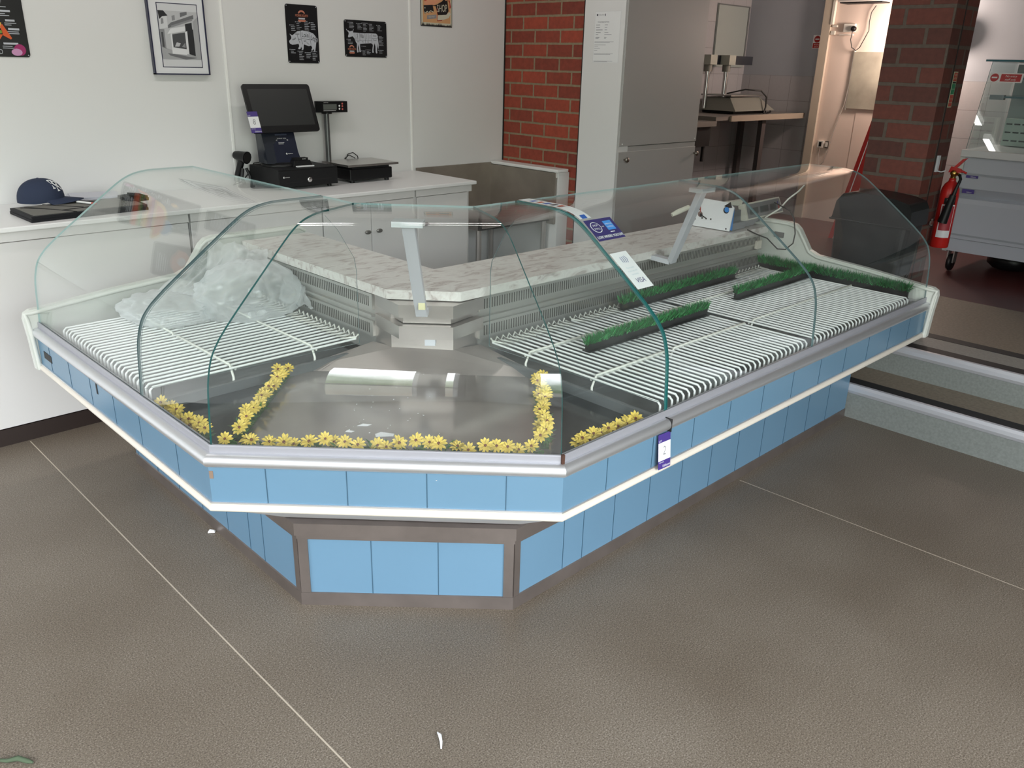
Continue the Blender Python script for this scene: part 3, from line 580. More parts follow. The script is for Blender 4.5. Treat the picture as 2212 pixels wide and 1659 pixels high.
c = MB(); c.tube([(2.86, 4.36, .96), (2.865, 4.372, 1.03), (2.89, 4.375, 1.065), (2.925, 4.375, 1.072), (2.955, 4.372, 1.05), (2.965, 4.36, .97)], .0028, 6); c.tube([(2.862, 4.37, .96), (2.868, 4.378, 1.04), (2.90, 4.38, 1.058), (2.935, 4.372, 1.04), (2.945, 4.36, .97)], .0028, 6)
tag(c.build('cable', CABLE), 'two looped black leads standing up behind the steel scale plate', 'cable')
# zip folder, cap, papers, pens
t = thing('zip_folder', 'open black zip folder with grey pockets at the left end of the worktop', 'folder', (1.22, 3.98, ZW))
fo = [(.972, 3.835), (1.475, 3.885), (1.49, 4.165), (.965, 4.12)]
def quadz(c, q, z0, z1, m): c.loft([(x, y, z0) for x, y in q], [(x, y, z1) for x, y in q], m)
def inset(q, k):
    cx = sum(p[0] for p in q)/4; cy = sum(p[1] for p in q)/4
    return [(cx+(x-cx)*k[0], cy+(y-cy)*k[1]) for x, y in q]
c = MB(); quadz(c, fo, ZW, .944, 0); quadz(c, inset(fo, (.99, .985)), .944, .957, 0); c.build('cover', mat('folder_black', (.008, .008, .011, 1), .6, spec=.25), t, bevel=.003)
c = MB(); q = inset(fo, (.93, .86)); quadz(c, q, .957, .9585, 0)
for a in ((1.02, 4.10, 1.16, 3.86), (1.10, 4.12, 1.22, 3.96), (1.12, 3.93, 1.24, 3.95)):
    c.tube([(a[0], a[1], .959), (a[2], a[3], .959)], .0022, 6, 1)
c.tube([(1.0, 4.08, .959), (1.08, 4.0, .959), (1.14, 3.90, .959)], .0022, 6, 1)
c.build('lining', [GREYF, BLACKM], t)
def pen(name, label, a, bb, m, r=.0048):
    a = Vector(a); bb = Vector(bb); d = (bb-a); c = MB(); c.tube([a, a+d*.03, a+d*.75], r, 8, 0); c.tube([a+d*.75, a+d*.9, bb], [r*1.05, r, r*.2], 8, 1)
    tag(c.build(name, m), label, 'pen')
pen('pen', 'white ballpoint pen lying across the open zip folder', (1.235, 4.09, .965), (1.285, 3.98, .965), [WHITE, mat('pen_tip_red', (.5, .1, .08, 1), .4)])
pen('pen', 'black pen beside the white pen on the zip folder', (1.225, 4.13, .966), (1.29, 4.0, .966), [BLACK, BLACK], .006)
c = MB(); rr = random.Random(4)
for i in range(9):
    a = rr.uniform(-.05, .05); R = rz(a-.25); c.obox((1.37+rr.uniform(-.01, .01), 4.285, .9345+i*.0032), .105, .085, .0014, R, 0)
tag(c.build('paper_stack', mat('stack_paper', (.62, .63, .70, 1), .6)), 'loose stack of white papers behind the cap and folder', 'papers')
c = MB(); rr = random.Random(6)
c.obox((1.475, 4.055, .958+.008), .05, .045, .007, rz(.3)@Matrix.Rotation(.15, 3, 'X')); c.obox((1.49, 4.04, .966+.012), .035, .03, .006, rz(.6)@Matrix.Rotation(.3, 3, 'Y'))
tag(c.build('glove', BLACKM), 'crumpled black cloth on the right corner of the zip folder', 'glove')
# baseball cap
t = thing('baseball_cap', 'navy baseball cap with white interlocked letters resting by the wall', 'cap', (1.125, 4.225, .933))
CR = rz(-.55); cc = Vector((1.12, 4.20, .957))
def cap_pt(th, ph, R=1.0):       # th around, ph from rim 0 to crown pi/2
    x = .088*R*math.cos(ph)*math.cos(th)*1.12; y = .080*R*math.cos(ph)*math.sin(th); zz = .104*R*math.sin(ph)**.85
    zz += .012*max(0, math.cos(th))*math.cos(ph)
    return cc+CR@Vector((x, y, zz+.004))
c = MB(); nth, nph = 40, 14; vs = []; fs = []
for j in range(nph):
    for i in range(nth): vs.append(cap_pt(2*PI*i/nth, j/(nph-1)*PI/2*.985))
for j in range(nph-1):
    for i in range(nth): fs.append((j*nth+i, j*nth+(i+1) % nth, (j+1)*nth+(i+1) % nth, (j+1)*nth+i))
fs.append(tuple((nph-1)*nth+i for i in range(nth))); c.add(vs, fs, 0, True); c.build('crown', NAVY, t)
c = MB(); vs = []; N = 17
for k, rr_ in enumerate((0, 1)):
    for top in (0, 1):
        for i in range(N):
            th = math.radians(-68+136*i/(N-1)); base = Vector((.098*math.cos(th), .080*math.sin(th), .010+.010*math.cos(th)))
            if rr_: base += Vector((.075*math.cos(th)**1.0+.006, .008*math.sin(th), -.006-.012*(math.sin(th)**2)))
            vs.append(cc+CR@(base+Vector((0, 0, .0025*top+.002))))
def idx(k, top, i): return (k*2+top)*N+i
fs = []
for i in range(N-1):
    fs += [(idx(0, 1, i), idx(1, 1, i), idx(1, 1, i+1), idx(0, 1, i+1)), (idx(0, 0, i), idx(0, 0, i+1), idx(1, 0, i+1), idx(1, 0, i)), (idx(1, 0, i), idx(1, 0, i+1), idx(1, 1, i+1), idx(1, 1, i))]
c.add(vs, fs, 0, True); c.build('peak', NAVY, t)
c = MB(); c.lathe([(.006, 0), (.005, .003), (0, .004)], cap_pt(0, PI/2)+Vector((0, 0, -.001)), 10); c.build('button', NAVY, t)
c = MB()
def em(strokes):
    for st in strokes:
        c.tube([cap_pt(math.radians(a), math.radians(p), 1.012)+Vector((0, 0, 0)) for a, p in st], .0022, 6)
R1 = [[(-8, 58), (-8, 28)], [(-12, 58), (-4, 58)], [(-12, 28), (-4, 28)], [(-8, 58), (2, 58), (8, 53), (2, 46), (-8, 45)], [(-2, 45), (8, 30), (12, 29)]]
em([[(-a*1.0-24, p) for a, p in s_] for s_ in [[(-x, y) for x, y in q] for q in R1]])
em([[(x-12, y-8) for x, y in q] for q in R1])
c.build('emblem', WHITE, t)
# ------------------------------------------------------------------ the serve-over counter
K = math.sqrt(2)-1
class Path:
    def __init__(s, xL, ay, bx, yR, yE, xE): s.xL, s.ay, s.bx, s.yR, s.yE, s.xE = xL, ay, bx, yR, yE, xE
    def ends(s, seg, d, z, a=None, b=None):
        if seg == 'L': return Vector((s.xL+d, s.yE if a is None else a, z)), Vector((s.xL+d, (s.ay+K*d) if b is None else b, z))
        if seg == 'C': return Vector((s.xL+d, s.ay+K*d, z)), Vector((s.bx+K*d, s.yR+d, z))
        return Vector(((s.bx+K*d) if a is None else a, s.yR+d, z)), Vector((s.xE if b is None else b, s.yR+d, z))
    def sweep(s, mb, seg, prof, m=0, a=None, b=None, smooth=False):
        r = [s.ends(seg, d, z, a, b) for d, z in prof]
        mb.loft([p[0] for p in r], [p[1] for p in r], m, True, smooth)
BODY = Path(.789, 1.912, 1.442, 1.254, 3.327, 3.893)
BASE = Path(1.064, 1.980, 1.533, 1.517, 3.29, 3.838)
GL = Path(.804, 1.912+K*.015, 1.442+K*.015, 1.269, 3.327, 3.893)
ctr = thing('serve_over_counter', 'blue panelled L-shaped butcher serve-over counter with curved glass front', 'display counter', (1.6, 1.9, 0))
NAMES = {'L': 'left', 'C': 'corner', 'R': 'right'}
for seg in 'LCR':
    # plinth and frame of the base
    c = MB(); BASE.sweep(c, seg, [(-.004, 0), (-.004, .044), (0, .046), (.02, .046), (.02, 0)])
    kick = c.build('kick_plate', BSTEEL, ctr)
    c = MB(); BASE.sweep(c, seg, [(0, .046), (0, .243), (.02, .243), (.02, .046)], 0)
    if seg == 'C':
        P0, P1 = BASE.ends('C', 0, 0)
    elif seg == 'R': P0, P1 = Vector((1.533, 1.517, 0)), Vector((3.838, 1.517, 0))
    else: P0, P1 = Vector((1.064, 1.98, 0)), Vector((1.064, 3.29, 0))
    u = (P1-P0).normalized(); nrm = u.cross(Vector((0, 0, 1))) if seg != 'L' else Vector((-1, 0, 0)); 
    if seg == 'C': nrm = Vector((-1, -1, 0)).normalized()
    if seg == 'R': nrm = Vector((0, -1, 0))
    ln = (P1-P0).length; Rm = Matrix((u, nrm, Vector((0, 0, 1)))).transposed()
    xs = [.2225, .4275] if seg == 'C' else [x for x in [.228, .325, .487]+[.487+.2*k for k in range(1, 10)] if x < ln-.02]
    for x in xs: c.obox(P0+u*x+nrm*.0+Vector((0, 0, .145)), .0012, .0012, .099, Rm, 1)
    c.build('lower_panel', [BLUE, SEAM], ctr)
    c = MB(); BASE.sweep(c, seg, [(-.006, .240), (-.006, .252), (-.014, .256), (-.014, .298), (.03, .298), (.03, .240)])
    if seg == 'C':
        for x in (.015, ln-.015): c.obox(P0+u*x+nrm*.001+Vector((0, 0, .145)), .015, .004, .099, Rm)
    else:
        c.obox(P0+u*.012+nrm*.001+Vector((0, 0, .145)), .012, .004, .099, Rm)
    c.build('base_frame', BSTEEL, ctr)
    c = MB(); pr = [(.262, .300), (.01, .470), (.01, .478), (.30, .478), (.30, .300)]
    if seg == 'C': BODY.sweep(c, seg, pr)
    else: BODY.sweep(c, seg, pr)
    c.build('underside', UNDER, ctr)
    # body panel with seams
    c = MB(); BODY.sweep(c, seg, [(0, .497), (0, .602), (.012, .602), (.012, .497)], 0)
    if seg == 'C': Q0, Q1 = BODY.ends('C', 0, 0); n_ = Vector((-1, -1, 0)).normalized()
    elif seg == 'L': Q1, Q0 = BODY.ends('L', 0, 0); n_ = Vector((-1, 0, 0))
    else: Q0, Q1 = BODY.ends('R', 0, 0); n_ = Vector((0, -1, 0))
    uu = (Q1-Q0).normalized(); l2 = (Q1-Q0).length; R2 = Matrix((uu, n_, Vector((0, 0, 1)))).transposed()
    if seg == 'C': xs = [.149, .361, .571, .779]
    elif seg == 'R': xs = [.181+.2085*k for k in range(0, 12)]
    else: xs = [.458+.207*k for k in range(0, 5)]+[.2]
    for x in xs:
        if x < l2-.03: c.obox(Q0+uu*x+Vector((0, 0, .5495)), .0011, .0010, .0525, R2, 1)
    if seg == 'L':
        c.obox((.7888, 3.228, .548), .0012, .042, .014, None, 2); c.obox((.7888, 2.99-.27, .578), .0011, .006, .02, None, 2)
    if seg == 'C': c.obox(Q0+uu*.006+Vector((0, 0, .578)), .005, .0012, .011, R2, 3)
    c.build('body_panel', [BLUE, SEAM, DARK, mat('chipped_board', (.22, .15, .11, 1), .7)], ctr)
    # silver bumper rail, glass channel, cream buffer
    c = MB(); pr = [(.004, .600)]+[(.006-.020*math.sin(a), .618-.019*math.cos(a)) for a in [PI*k/10 for k in range(1, 10)]]+[(.02, .6375), (.02, .600)]
    a_ = None
    r = [BODY.ends(seg, d, z) for d, z in pr]; c.add([p[0] for p in r]+[p[1] for p in r], [(i, i+1, len(r)+i+1, len(r)+i) for i in range(len(r)-1)], 0, True)
    c.add([p[0] for p in r], [tuple(range(len(r)))], 0); c.add([p[1] for p in r], [tuple(range(len(r)))], 0)
    c.build('bumper_rail', ALU, ctr)
    c = MB(); BODY.sweep(c, seg, [(.010, .634), (.010, .655), (.012, .658), (.015, .658), (.015, .648), (.022, .648), (.022, .654), (.027, .654), (.027, .600), (.010, .600)])
    c.build('glass_channel', ALU2, ctr)
    c = MB(); pr = [(.004, .4985), (-.004, .4985), (-.004, .494), (.002, .494)]; BODY.sweep(c, seg, pr, 1)
    pr = [(.012-.024*math.sin(PI*k/8), .4805-.0135*math.cos(PI*k/8)) for k in range(9)]
    r = [BODY.ends(seg, d, z) for d, z in pr]; n = len(r); c.add([p[0] for p in r]+[p[1] for p in r], [(i, i+1, n+i+1, n+i) for i in range(n-1)]+[(n-1, 0, n, 2*n-1)], 0, True)
    c.add([p[0] for p in r], [tuple(range(n))], 0); c.add([p[1] for p in r], [tuple(range(n))], 0)
    c.build('buffer_strip', [CREAM, ALU], ctr)
c = MB(); c.box(1.896, 1.899, 1.2395, 1.30, .598, .6385); c.build('rail_joint', DARK, ctr)
# rust line at the right corner joint
c = MB(); p = BODY.ends('R', .008, .622)[0]; c.obox(p+Vector((0, 0, .018)), .004, .004, .022, rz(-.4)); c.build('rust_seam', mat('rust', (.06, .022, .012, 1), .8), ctr)
# body core behind: inner lining, back wall on the staff side
c = MB(); c.box(3.86, 3.885, 1.28, 2.40, .50, .64); 
c.box(1.93, 3.86, 2.36, 2.39, .05, .83); c.box(1.90, 1.93, 2.36, 3.30, .05, .83)
c.box(1.66, 1.93, 3.28, 3.30, .05, .83); c.box(1.10, 1.93, 3.26, 3.285, .05, .50); c.box(3.82, 3.838, 1.54, 2.38, .05, .48)
c.build('back_panel', UNDER, ctr)
# display floor: flat front, raised back; dark wedges beside the racks
zf, zb = .598, .646
c = MB(); cf = 2.701
c.poly([(.90, 1.99, zf), (1.52, 1.37, zf), (1.98, 1.83, zf), (1.36, 2.45, zf)], 0)
c.poly([(1.325, 2.415, zf), (1.945, 1.795, zf), (1.915, 2.10, zb), (1.80, 2.12, zb), (1.66, 2.27, zb), (1.64, 2.375, zb)], 1)
c.build('deck', [DECK, mat('brushed_deck_steel', (.40, .36, .34, 1), .33, .5, var=.1, vscale=6)], ctr)
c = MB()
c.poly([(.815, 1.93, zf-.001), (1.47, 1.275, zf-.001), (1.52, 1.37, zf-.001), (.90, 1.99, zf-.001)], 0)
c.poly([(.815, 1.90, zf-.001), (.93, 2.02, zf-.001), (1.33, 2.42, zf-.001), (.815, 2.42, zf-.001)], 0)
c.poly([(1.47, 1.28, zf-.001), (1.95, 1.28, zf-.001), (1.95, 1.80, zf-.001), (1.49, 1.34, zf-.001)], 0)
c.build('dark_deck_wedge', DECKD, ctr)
c = MB()
c.poly([(1.905, 1.28, .545), (3.87, 1.28, .545), (3.87, 2.10, .575), (1.905, 2.10, .575)], 0)
c.poly([(.815, 2.37, .545), (1.635, 2.37, .575), (1.635, 3.30, .575), (.815, 3.30, .545)], 0)
c.box(1.895, 1.912, 1.28, 2.10, .56, .628, 0); c.box(.815, 1.635, 2.362, 2.376, .56, .628, 0)
c.build('tub_floor', TUB, ctr)
for px_, wd in ((2.334, .04), (2.865, .05)):
    c = MB(); c.loft([(px_-wd/2, 1.325, .60), (px_+wd/2, 1.325, .60), (px_+wd/2, 2.09, .60), (px_-wd/2, 2.09, .60)], [(px_-wd/2, 1.335, .640), (px_+wd/2, 1.335, .640), (px_+wd/2, 2.09, .655), (px_-wd/2, 2.09, .655)]); c.build('rack_support', SUP, ctr)
c = MB(); c.loft([(.86, 2.80, .600), (.86, 2.83, .600), (1.62, 2.83, .600), (1.62, 2.80, .600)], [(.87, 2.80, .638), (.87, 2.83, .638), (1.62, 2.83, .655), (1.62, 2.80, .655)]); c.build('rack_support', SUP, ctr)
# slotted air grilles under the marble
def grille(p0, u, n_, ln):
    c = MB(); p0 = Vector(p0); u = Vector(u); n_ = Vector(n_); R = Matrix((u, n_, Vector((0, 0, 1)))).transposed()
    def bx(s0, s1, z0, z1, d0, d1, m): c.obox(p0+u*((s0+s1)/2)+n_*((d0+d1)/2)+Vector((0, 0, (z0+z1)/2)), (s1-s0)/2, abs(d1-d0)/2, (z1-z0)/2, R, m)
    bx(0, ln, .60, .832, -.02, 0, 0)
    for z0, z1 in ((.765, .822), (.665, .722)):
        bx(0, ln, z0, z1, 0, .012, 0)
        s_ = .02
        while s_ < ln-.02: bx(s_, s_+.0045, z0+.010, z1-.010, .010, .0128, 1); s_ += .0125
    bx(0, ln, .738, .746, 0, .016, 0)
    c.build('air_grille', [GRILL, SLOT], ctr)
grille((1.915, 2.115, 0), (1, 0, 0), (0, -1, 0), 1.95)
grille((1.652, 2.375, 0), (0, 1, 0), (-1, 0, 0), .92)
# stainless corner housing with three stacked plates
c = MB()
c.add([(1.652, 2.375, .62), (1.652, 2.28, .62), (1.80, 2.115, .62), (1.915, 2.115, .62), (1.652, 2.375, .832), (1.652, 2.28, .832), (1.80, 2.115, .832), (1.915, 2.115, .832)], [(0, 1, 5, 4), (1, 2, 6, 5), (2, 3, 7, 6)], 0)
c.build('corner_housing', STEEL, ctr)
def hplate(z0, z1, s_, hw):
    c = MB(); m_ = s_/2; a = (1.681-1.9+m_, 2.119-1.9+m_)
    cx, cy = m_-.219, m_+.219
    p = [(cx-hw+.0, cy+hw), (cx+hw, cy-hw)]
    ring = [p[0], p[1], (1.915, p[1][1]+.03), (1.80, 2.20), (1.652+.03, 2.35), (p[0][0]+.03, 2.365)]
    c.loft([(x, y, z0) for x, y in ring], [(x, y, z1) for x, y in ring]); return c.build('housing_plate', STEEL, ctr, bevel=.001)
hplate(.784, .829, 3.80, .066); hplate(.757, .784, 3.845, .058); hplate(.708, .754, 3.80, .066)
c = MB(); c.obox((1.705, 2.125, .697), .018, .018, .012, rz(-PI/4)); c.build('foot_bracket', ARM, ctr)
# marble worktop in two slabs
t = [(1.625, 3.30), (1.625, 2.262), (1.80, 2.075), (1.942, 2.075), (1.942, 2.396), (1.946, 3.30)]
c = MB(); c.loft([(x, y, .832) for x, y in t][::-1], [(x, y, .865) for x, y in t][::-1]); c.build('marble_slab', MARBLE, ctr, bevel=.004)
t = [(1.944, 2.075), (3.868, 2.075), (3.868, 2.396), (1.944, 2.396)]
c = MB(); c.loft([(x, y, .832) for x, y in t], [(x, y, .8645) for x, y in t]); c.build('marble_slab', MARBLE, ctr, bevel=.004)
# moulded end panels
capq = [(-.020, .474), (-.026, .60), (-.032, .672), (-.026, .695), (-.006, .706), (.02, .708), (.30, .738), (.555, .757), (.60, .775), (.665, .868), (.69, .888), (.73, .896), (1.13, .897), (1.16, .88), (1.16, .47), (.28, .46), (.05, .455)]
for nm in 'LR':
    for off, gr, th in ((0, 0, .020), (.020, .014, .012)):
        pass
    c = MB()
    if nm == 'R':
        f = lambda d, z, x: Vector((x, 1.254+d, z)); x0, x1 = 3.893, 3.922
    else:
        f = lambda d, z, x: Vector((.789+d, x, z)); x0, x1 = 3.329, 3.358
    c.loft([f(d, z, x0) for d, z in capq], [f(d, z, x1) for d, z in capq])
    cx = sum(d for d, z in capq)/len(capq)
    lip = [(d, z) for d, z in capq[:14]]
    xi = x0-.007 if True else x0
    c.tube([f(d+(.012 if i < 3 else 0), z-(.012 if i >= 4 else 0), x0-.001) for i, (d, z) in enumerate(lip)], .008, 8)
    cap = c.build('end_panel', CAPP, ctr, bevel=.004, smooth=None)
    c = MB()
    if nm == 'R': c.box(3.884, 3.893, 2.00, 2.05, .812, .838); 
    else: c.box(1.29, 1.33, 3.318, 3.329, .66, .69)
    c.build('vent_plug', mat('plug_grey', (.12, .12, .12, 1), .5), cap)
    if nm == 'R':
        c = MB(); c.box(3.842, 3.850, 2.10, 2.101, .755, .79); c.box(3.80, 3.842, 2.088, 2.1025, .752, .792, 0); c.build('switch_box', CREAM, cap)
# ---- glass
PROF = [(0, .650), (.003, .70), (.010, .80), (.020, .850), (.034, .887), (.056, .916), (.080, .939), (.135, .983), (.28, 1.090), (.335, 1.130), (.372, 1.154), (.41, 1.171), (.45, 1.180), (.50, 1.184), (.655, 1.185)]
def smooth_prof(P, n=3):
    out = []
    for i in range(len(P)-1):
        p0 = P[max(i-1, 0)]; p1 = P[i]; p2 = P[i+1]; p3 = P[min(i+2, len(P)-1)]
        for k in range(n):
            t_ = k/n
            out.append(tuple(.5*((2*p1[j])+(-p0[j]+p2[j])*t_+(2*p0[j]-5*p1[j]+4*p2[j]-p3[j])*t_**2+(-p0[j]+3*p1[j]-3*p2[j]+p3[j])*t_**3) for j in (0, 1)))
    return out+[P[-1]]
PR = smooth_prof(PROF)
def prof_norm(i, P=None):
    P = P or PR; a = P[max(i-1, 0)]; b_ = P[min(i+1, len(P)-1)]; t_ = Vector((b_[0]-a[0], b_[1]-a[1])).normalized(); return Vector((t_.y, -t_.x))   # pointing inwards
TH = .006
INN = [(p[0]+prof_norm(i).x*TH, p[1]+prof_norm(i).y*TH) for i, p in enumerate(PR)]
PALE = mat('glass_edge_pale', (.30, .48, .48, 1), .15); SLIM = mat('glass_edge_slim', (.10, .16, .17, 1), .12)
def pane(seg, a=None, b_=None, e0=1, e1=1):
    c = MB(); o = [GL.ends(seg, d, z, a, b_) for d, z in PR]; q = [GL.ends(seg, d, z, a, b_) for d, z in INN]; n = len(o)
    c.add([p[0] for p in o]+[p[1] for p in o], [(i, i+1, n+i+1, n+i) for i in range(n-1)], 0, True)
    c.add([p[0] for p in q]+[p[1] for p in q], [(i, n+i, n+i+1, i+1) for i in range(n-1)], 0, True)
    for k in (0, 1): c.add([p[k] for p in o]+[p[k] for p in q], [(i, i+1, n+i+1, n+i) for i in range(n-1)], (e0, e1)[k])
    for k in (0, n-1): c.add([o[k][0], o[k][1], q[k][1], q[k][0]], [(0, 1, 2, 3)], 1 if k == 0 else 2)
    return c.build('glass_pane', [GLASS, TEAL, PALE, SLIM], ctr)
pane('L', 3.327, 2.374, 2, 3); pane('L', 2.366, None, 3, 1); pane('C'); pane('R', None, 1.902); pane('R', 1.909, 2.812, 1, 3); pane('R', 2.817, 3.890, 3, 3)
def divider(left):
    # upright pane at the module joint: follows the front curve, cut back to clear the marble
    prof = [p for p in INN if p[1] < 1.178]; prof = [(d+.003, z-.003) for d, z in prof]
    back = [(.60, 1.150), (.66, 1.12), (.705, 1.068), (.765, .965), (.772, .92), (.772, .655)]
    ring = prof[2:]+back
    c = MB()
    if left: g = lambda d, z, e: Vector((.804+d, 2.368+e, z))
    else: g = lambda d, z, e: Vector((1.9055+e, 1.269+d, z))
    A_ = [g(d, z, -.0016) for d, z in ring]; B_ = [g(d, z, .0016) for d, z in ring]; n = len(ring)
    c.add(A_, [tuple(range(n))], 0); c.add(B_, [tuple(range(n))[::-1]], 0); c.add(A_+B_, [(i, (i+1) % n, n+(i+1) % n, n+i) for i in range(n)], 1)
    c.build('divider_pane', [glass_mat('divider_glass', (.985, .995, .99, 1), .45, .006) if 'divider_glass' not in MATS else MATS['divider_glass'], SLIM], ctr)
divider(True); divider(False)
# ---- painted arms carrying the glass
def arm(p_bot, p_top, wdir, foot, hw=.019, hd=.012):
    p_bot, p_top, wdir = Vector(p_bot), Vector(p_top), Vector(wdir).normalized(); d = (p_top-p_bot).normalized(); n_ = d.cross(wdir).normalized()
    c = MB(); R = Matrix((wdir, n_, d)).transposed(); c.obox((p_bot+p_top)/2, hw, hd, (p_top-p_bot).length/2, R)
    a_ = c.build('support_arm', ARM, ctr, bevel=.002)
    c = MB(); f = Vector(foot); dd = (f-p_bot); ln = dd.length; dd.normalize(); n2 = dd.cross(wdir).normalized(); c.obox(p_bot+dd*ln/2, hw, .010, ln/2, Matrix((wdir, n2, dd)).transposed()); c.build('arm_foot', ARM, a_)
    c = MB(); c.obox(p_top+Vector((0, 0, .006)), .045, .030, .008, Matrix((wdir, Vector((0, 0, 1)).cross(wdir), Vector((0, 0, 1)))).transposed()); c.build('glass_clamp', mat('clamp_clear', (.58, .62, .64, 1), .3), a_)
arm((1.645, 2.095, .812), (1.452, 1.905, 1.158), (1, -1, 0), (1.70, 2.15, .812))
c = MB(); c.obox((1.618, 2.058, .865), .011, .0125, .022, rz(-PI/4)); c.build('tape_patch', mat('pale_tape', (.66, .62, .38, 1), .6), ctr)
arm((2.905, 1.985, .832), (2.780, 1.79, 1.160), (1, 0, 0), (2.90, 2.10, .838))
# ------------------------------------------------------------------ wire racks on the display floor
def rack(left, s0, s1, label):
    # u runs along the wing, d across it (front to back)
    if left: g = lambda u_, d, z: (.804+d, u_, z)
    else: g = lambda u_, d, z: (u_, 1.269+d, z)
    t = thing('wire_rack', label, 'wire rack', g((s0+s1)/2, .45, .60), 'white wire racks on the counter floor')
    n = int(round((s1-s0)/.0305)); st_ = (s1-s0)/n
    zz = lambda d: .664
    c = MB()
    for i in range(n+1):
        x = s0+i*st_
        c.tube([g(x, .034, .600), g(x, .037, .655), g(x, .046, zz(.04)), g(x, .40, zz(.4)), g(x, .775, zz(.775))], .0040, 6, caps=False)
    c.build('wires', WIRE, t)
    c = MB(); pts = []
    for i in range(n+1):
        x = s0+i*st_; pts += [g(x-st_*.5, .722, zz(.72)+.0062), g(x, .778, zz(.78)+.0062)]
    c.tube(pts[1:], .0034, 6)
    pts = []
    for i in range(n+1):
        x = s0+i*st_; pts += [g(x-st_*.5, .782, zz(.78)-.004), g(x, .786, zz(.78)+.014)]
    c.tube(pts[1:], .0034, 6)
    c.build('zigzag_edge', WIREC, t)
    for dd in (.30, .60):
        c = MB(); c.tube([g(s0-.004, dd, .612), g(s0-.006, dd, .635), g(s0+.012, dd, zz(dd)+.0078), g(s1-.002, dd, zz(dd)+.0078), g(s1+.006, dd, zz(dd)-.002)], .0042, 6); c.tube([g(s0+.004, dd+.014, zz(dd)-.0078), g(s1-.004, dd+.014, zz(dd)-.0078)], .0042, 6)
        c.build('cross_bar', WIREC, t)
rack(False, 1.925, 2.318, 'white wire rack on the right wing, next to the flower strips')
rack(False, 2.350, 2.838, 'white wire rack on the right wing, middle one under the short grass divider')
rack(False, 2.892, 3.780, 'long white wire rack filling the far half of the right wing')
rack(True, 2.395, 2.800, 'white wire rack on the left wing beside the corner')
rack(True, 2.832, 3.165, 'white wire rack at the far end of the left wing, under the bag')
# ------------------------------------------------------------------ artificial grass divider strips
def grass_strip(p0, p1, n_, label, z0=.645, h=.066, dens=.0026, seed=1):
    p0 = Vector((*p0, 0)); p1 = Vector((*p1, 0)); u = (p1-p0); ln = u.length; u.normalize(); n_ = Vector(n_); rr = random.Random(seed)
    t = thing('grass_divider', label, 'grass divider', tuple((p0+p1)/2)[:2]+(z0,), 'green grass dividers on the wire racks')
    c = MB(); R = Matrix((u, n_, Vector((0, 0, 1)))).transposed(); m_ = (p0+p1)/2
    c.obox(m_+Vector((0, 0, z0+.0015)), ln/2, .017, .0015, R); c.obox(m_+Vector((0, 0, z0+h*.28)), ln/2, .005, h*.28, R); c.obox(m_+n_*.004+Vector((0, 0, z0+h*.5)), ln/2, .009, .004, R)
    c.build('black_base', BLACK, t)
    c = MB(); s_ = 0; zb_ = z0+h*.46
    while s_ < ln:
        for k in range(7):
            b0 = p0+u*(s_+rr.uniform(-.004, .004))+n_*rr.uniform(-.009, .009)+Vector((0, 0, zb_+rr.uniform(-.006, .004)))
            d = Vector((rr.gauss(0, .5), rr.gauss(0, .5), 1.0)).normalized(); ln2 = rr.uniform(.022, .042)*h/.066
            sd = d.cross(Vector((rr.uniform(-1, 1), rr.uniform(-1, 1), .1))).normalized()*.0017
            tip = b0+d*ln2; md = b0+d*ln2*.55
            c.add([b0-sd, b0+sd, md+sd*.9, tip, md-sd*.9], [(0, 1, 2, 3, 4)], 0 if rr.random() < .6 else 1)
        s_ += dens
    c.build('grass_blades', [GRASSM, GRASS2], t)
grass_strip((2.60, 2.00), (3.46, 2.00), (0, 1, 0), 'green grass divider running in front of the air grille', .671, seed=1)
grass_strip((2.09, 1.745), (2.82, 1.735), (0, 1, 0), 'green grass divider in mid rack behind the payment stickers', .671, seed=2)
grass_strip((3.115, 1.785), (3.825, 1.785), (0, 1, 0), 'green grass divider meeting the end strip near the far end', .671, seed=3)
grass_strip((3.856, 1.335), (3.856, 2.095), (1, 0, 0), 'green grass divider running along the far right end panel', .640, .085, seed=4)
# ------------------------------------------------------------------ yellow flower strips
PETAL = mat('yellow_petal', (.66, .50, .09, 1), .55, var=.25, vscale=40); EYE = mat('brown_flower_eye', (.12, .03, .015, 1), .8); LEAFM = mat('flower_leaf', (.035, .12, .02, 1), .5, var=.4, vscale=50)
def flower_mb(seed):
    rr = random.Random(seed); c = MB(); np_ = 11
    for k in range(np_):
        a = 2*PI*k/np_+rr.uniform(-.10, .10); R = rz(a); ln = .0235*rr.uniform(.86, 1.08); w_ = .0040; h = rr.uniform(.003, .008)
        pts = [Vector((.003, -.0011, .001)), Vector((.003, .0011, .001)), Vector((ln*.45, w_*.85, h*.6)), Vector((ln*.75, w_, h)), Vector((ln*1.0, 0, h*.7)), Vector((ln*.75, -w_, h)), Vector((ln*.45, -w_*.85, h*.6)), Vector((ln*.6, 0, h*.55))]
        c.add([R@p for p in pts], [(0, 1, 2, 7, 6), (2, 3, 7), (3, 4, 7), (4, 5, 7), (5, 6, 7)], 0)
    for k in range(6):
        a = 2*PI*k/6; R = rz(a+.2); c.add([R@Vector(p) for p in ((.001, -.001, .003), (.001, .001, .003), (.009, .0025, .011), (.013, 0, .012), (.009, -.0025, .011))], [(0, 1, 2, 3, 4)], 0)
    c.lathe([(0, -.001), (.0042, .002), (.0048, .0045), (.003, .0065), (0, .007)], (0, 0, 0), 10, None, 1); return c
FLW = []
for k in range(3):
    me_o = flower_mb(k).build('flower', [PETAL, EYE], raw=True); FLW.append(me_o.data); bpy.data.objects.remove(me_o)
TOCAM = Vector((-.62, -.62, .48))
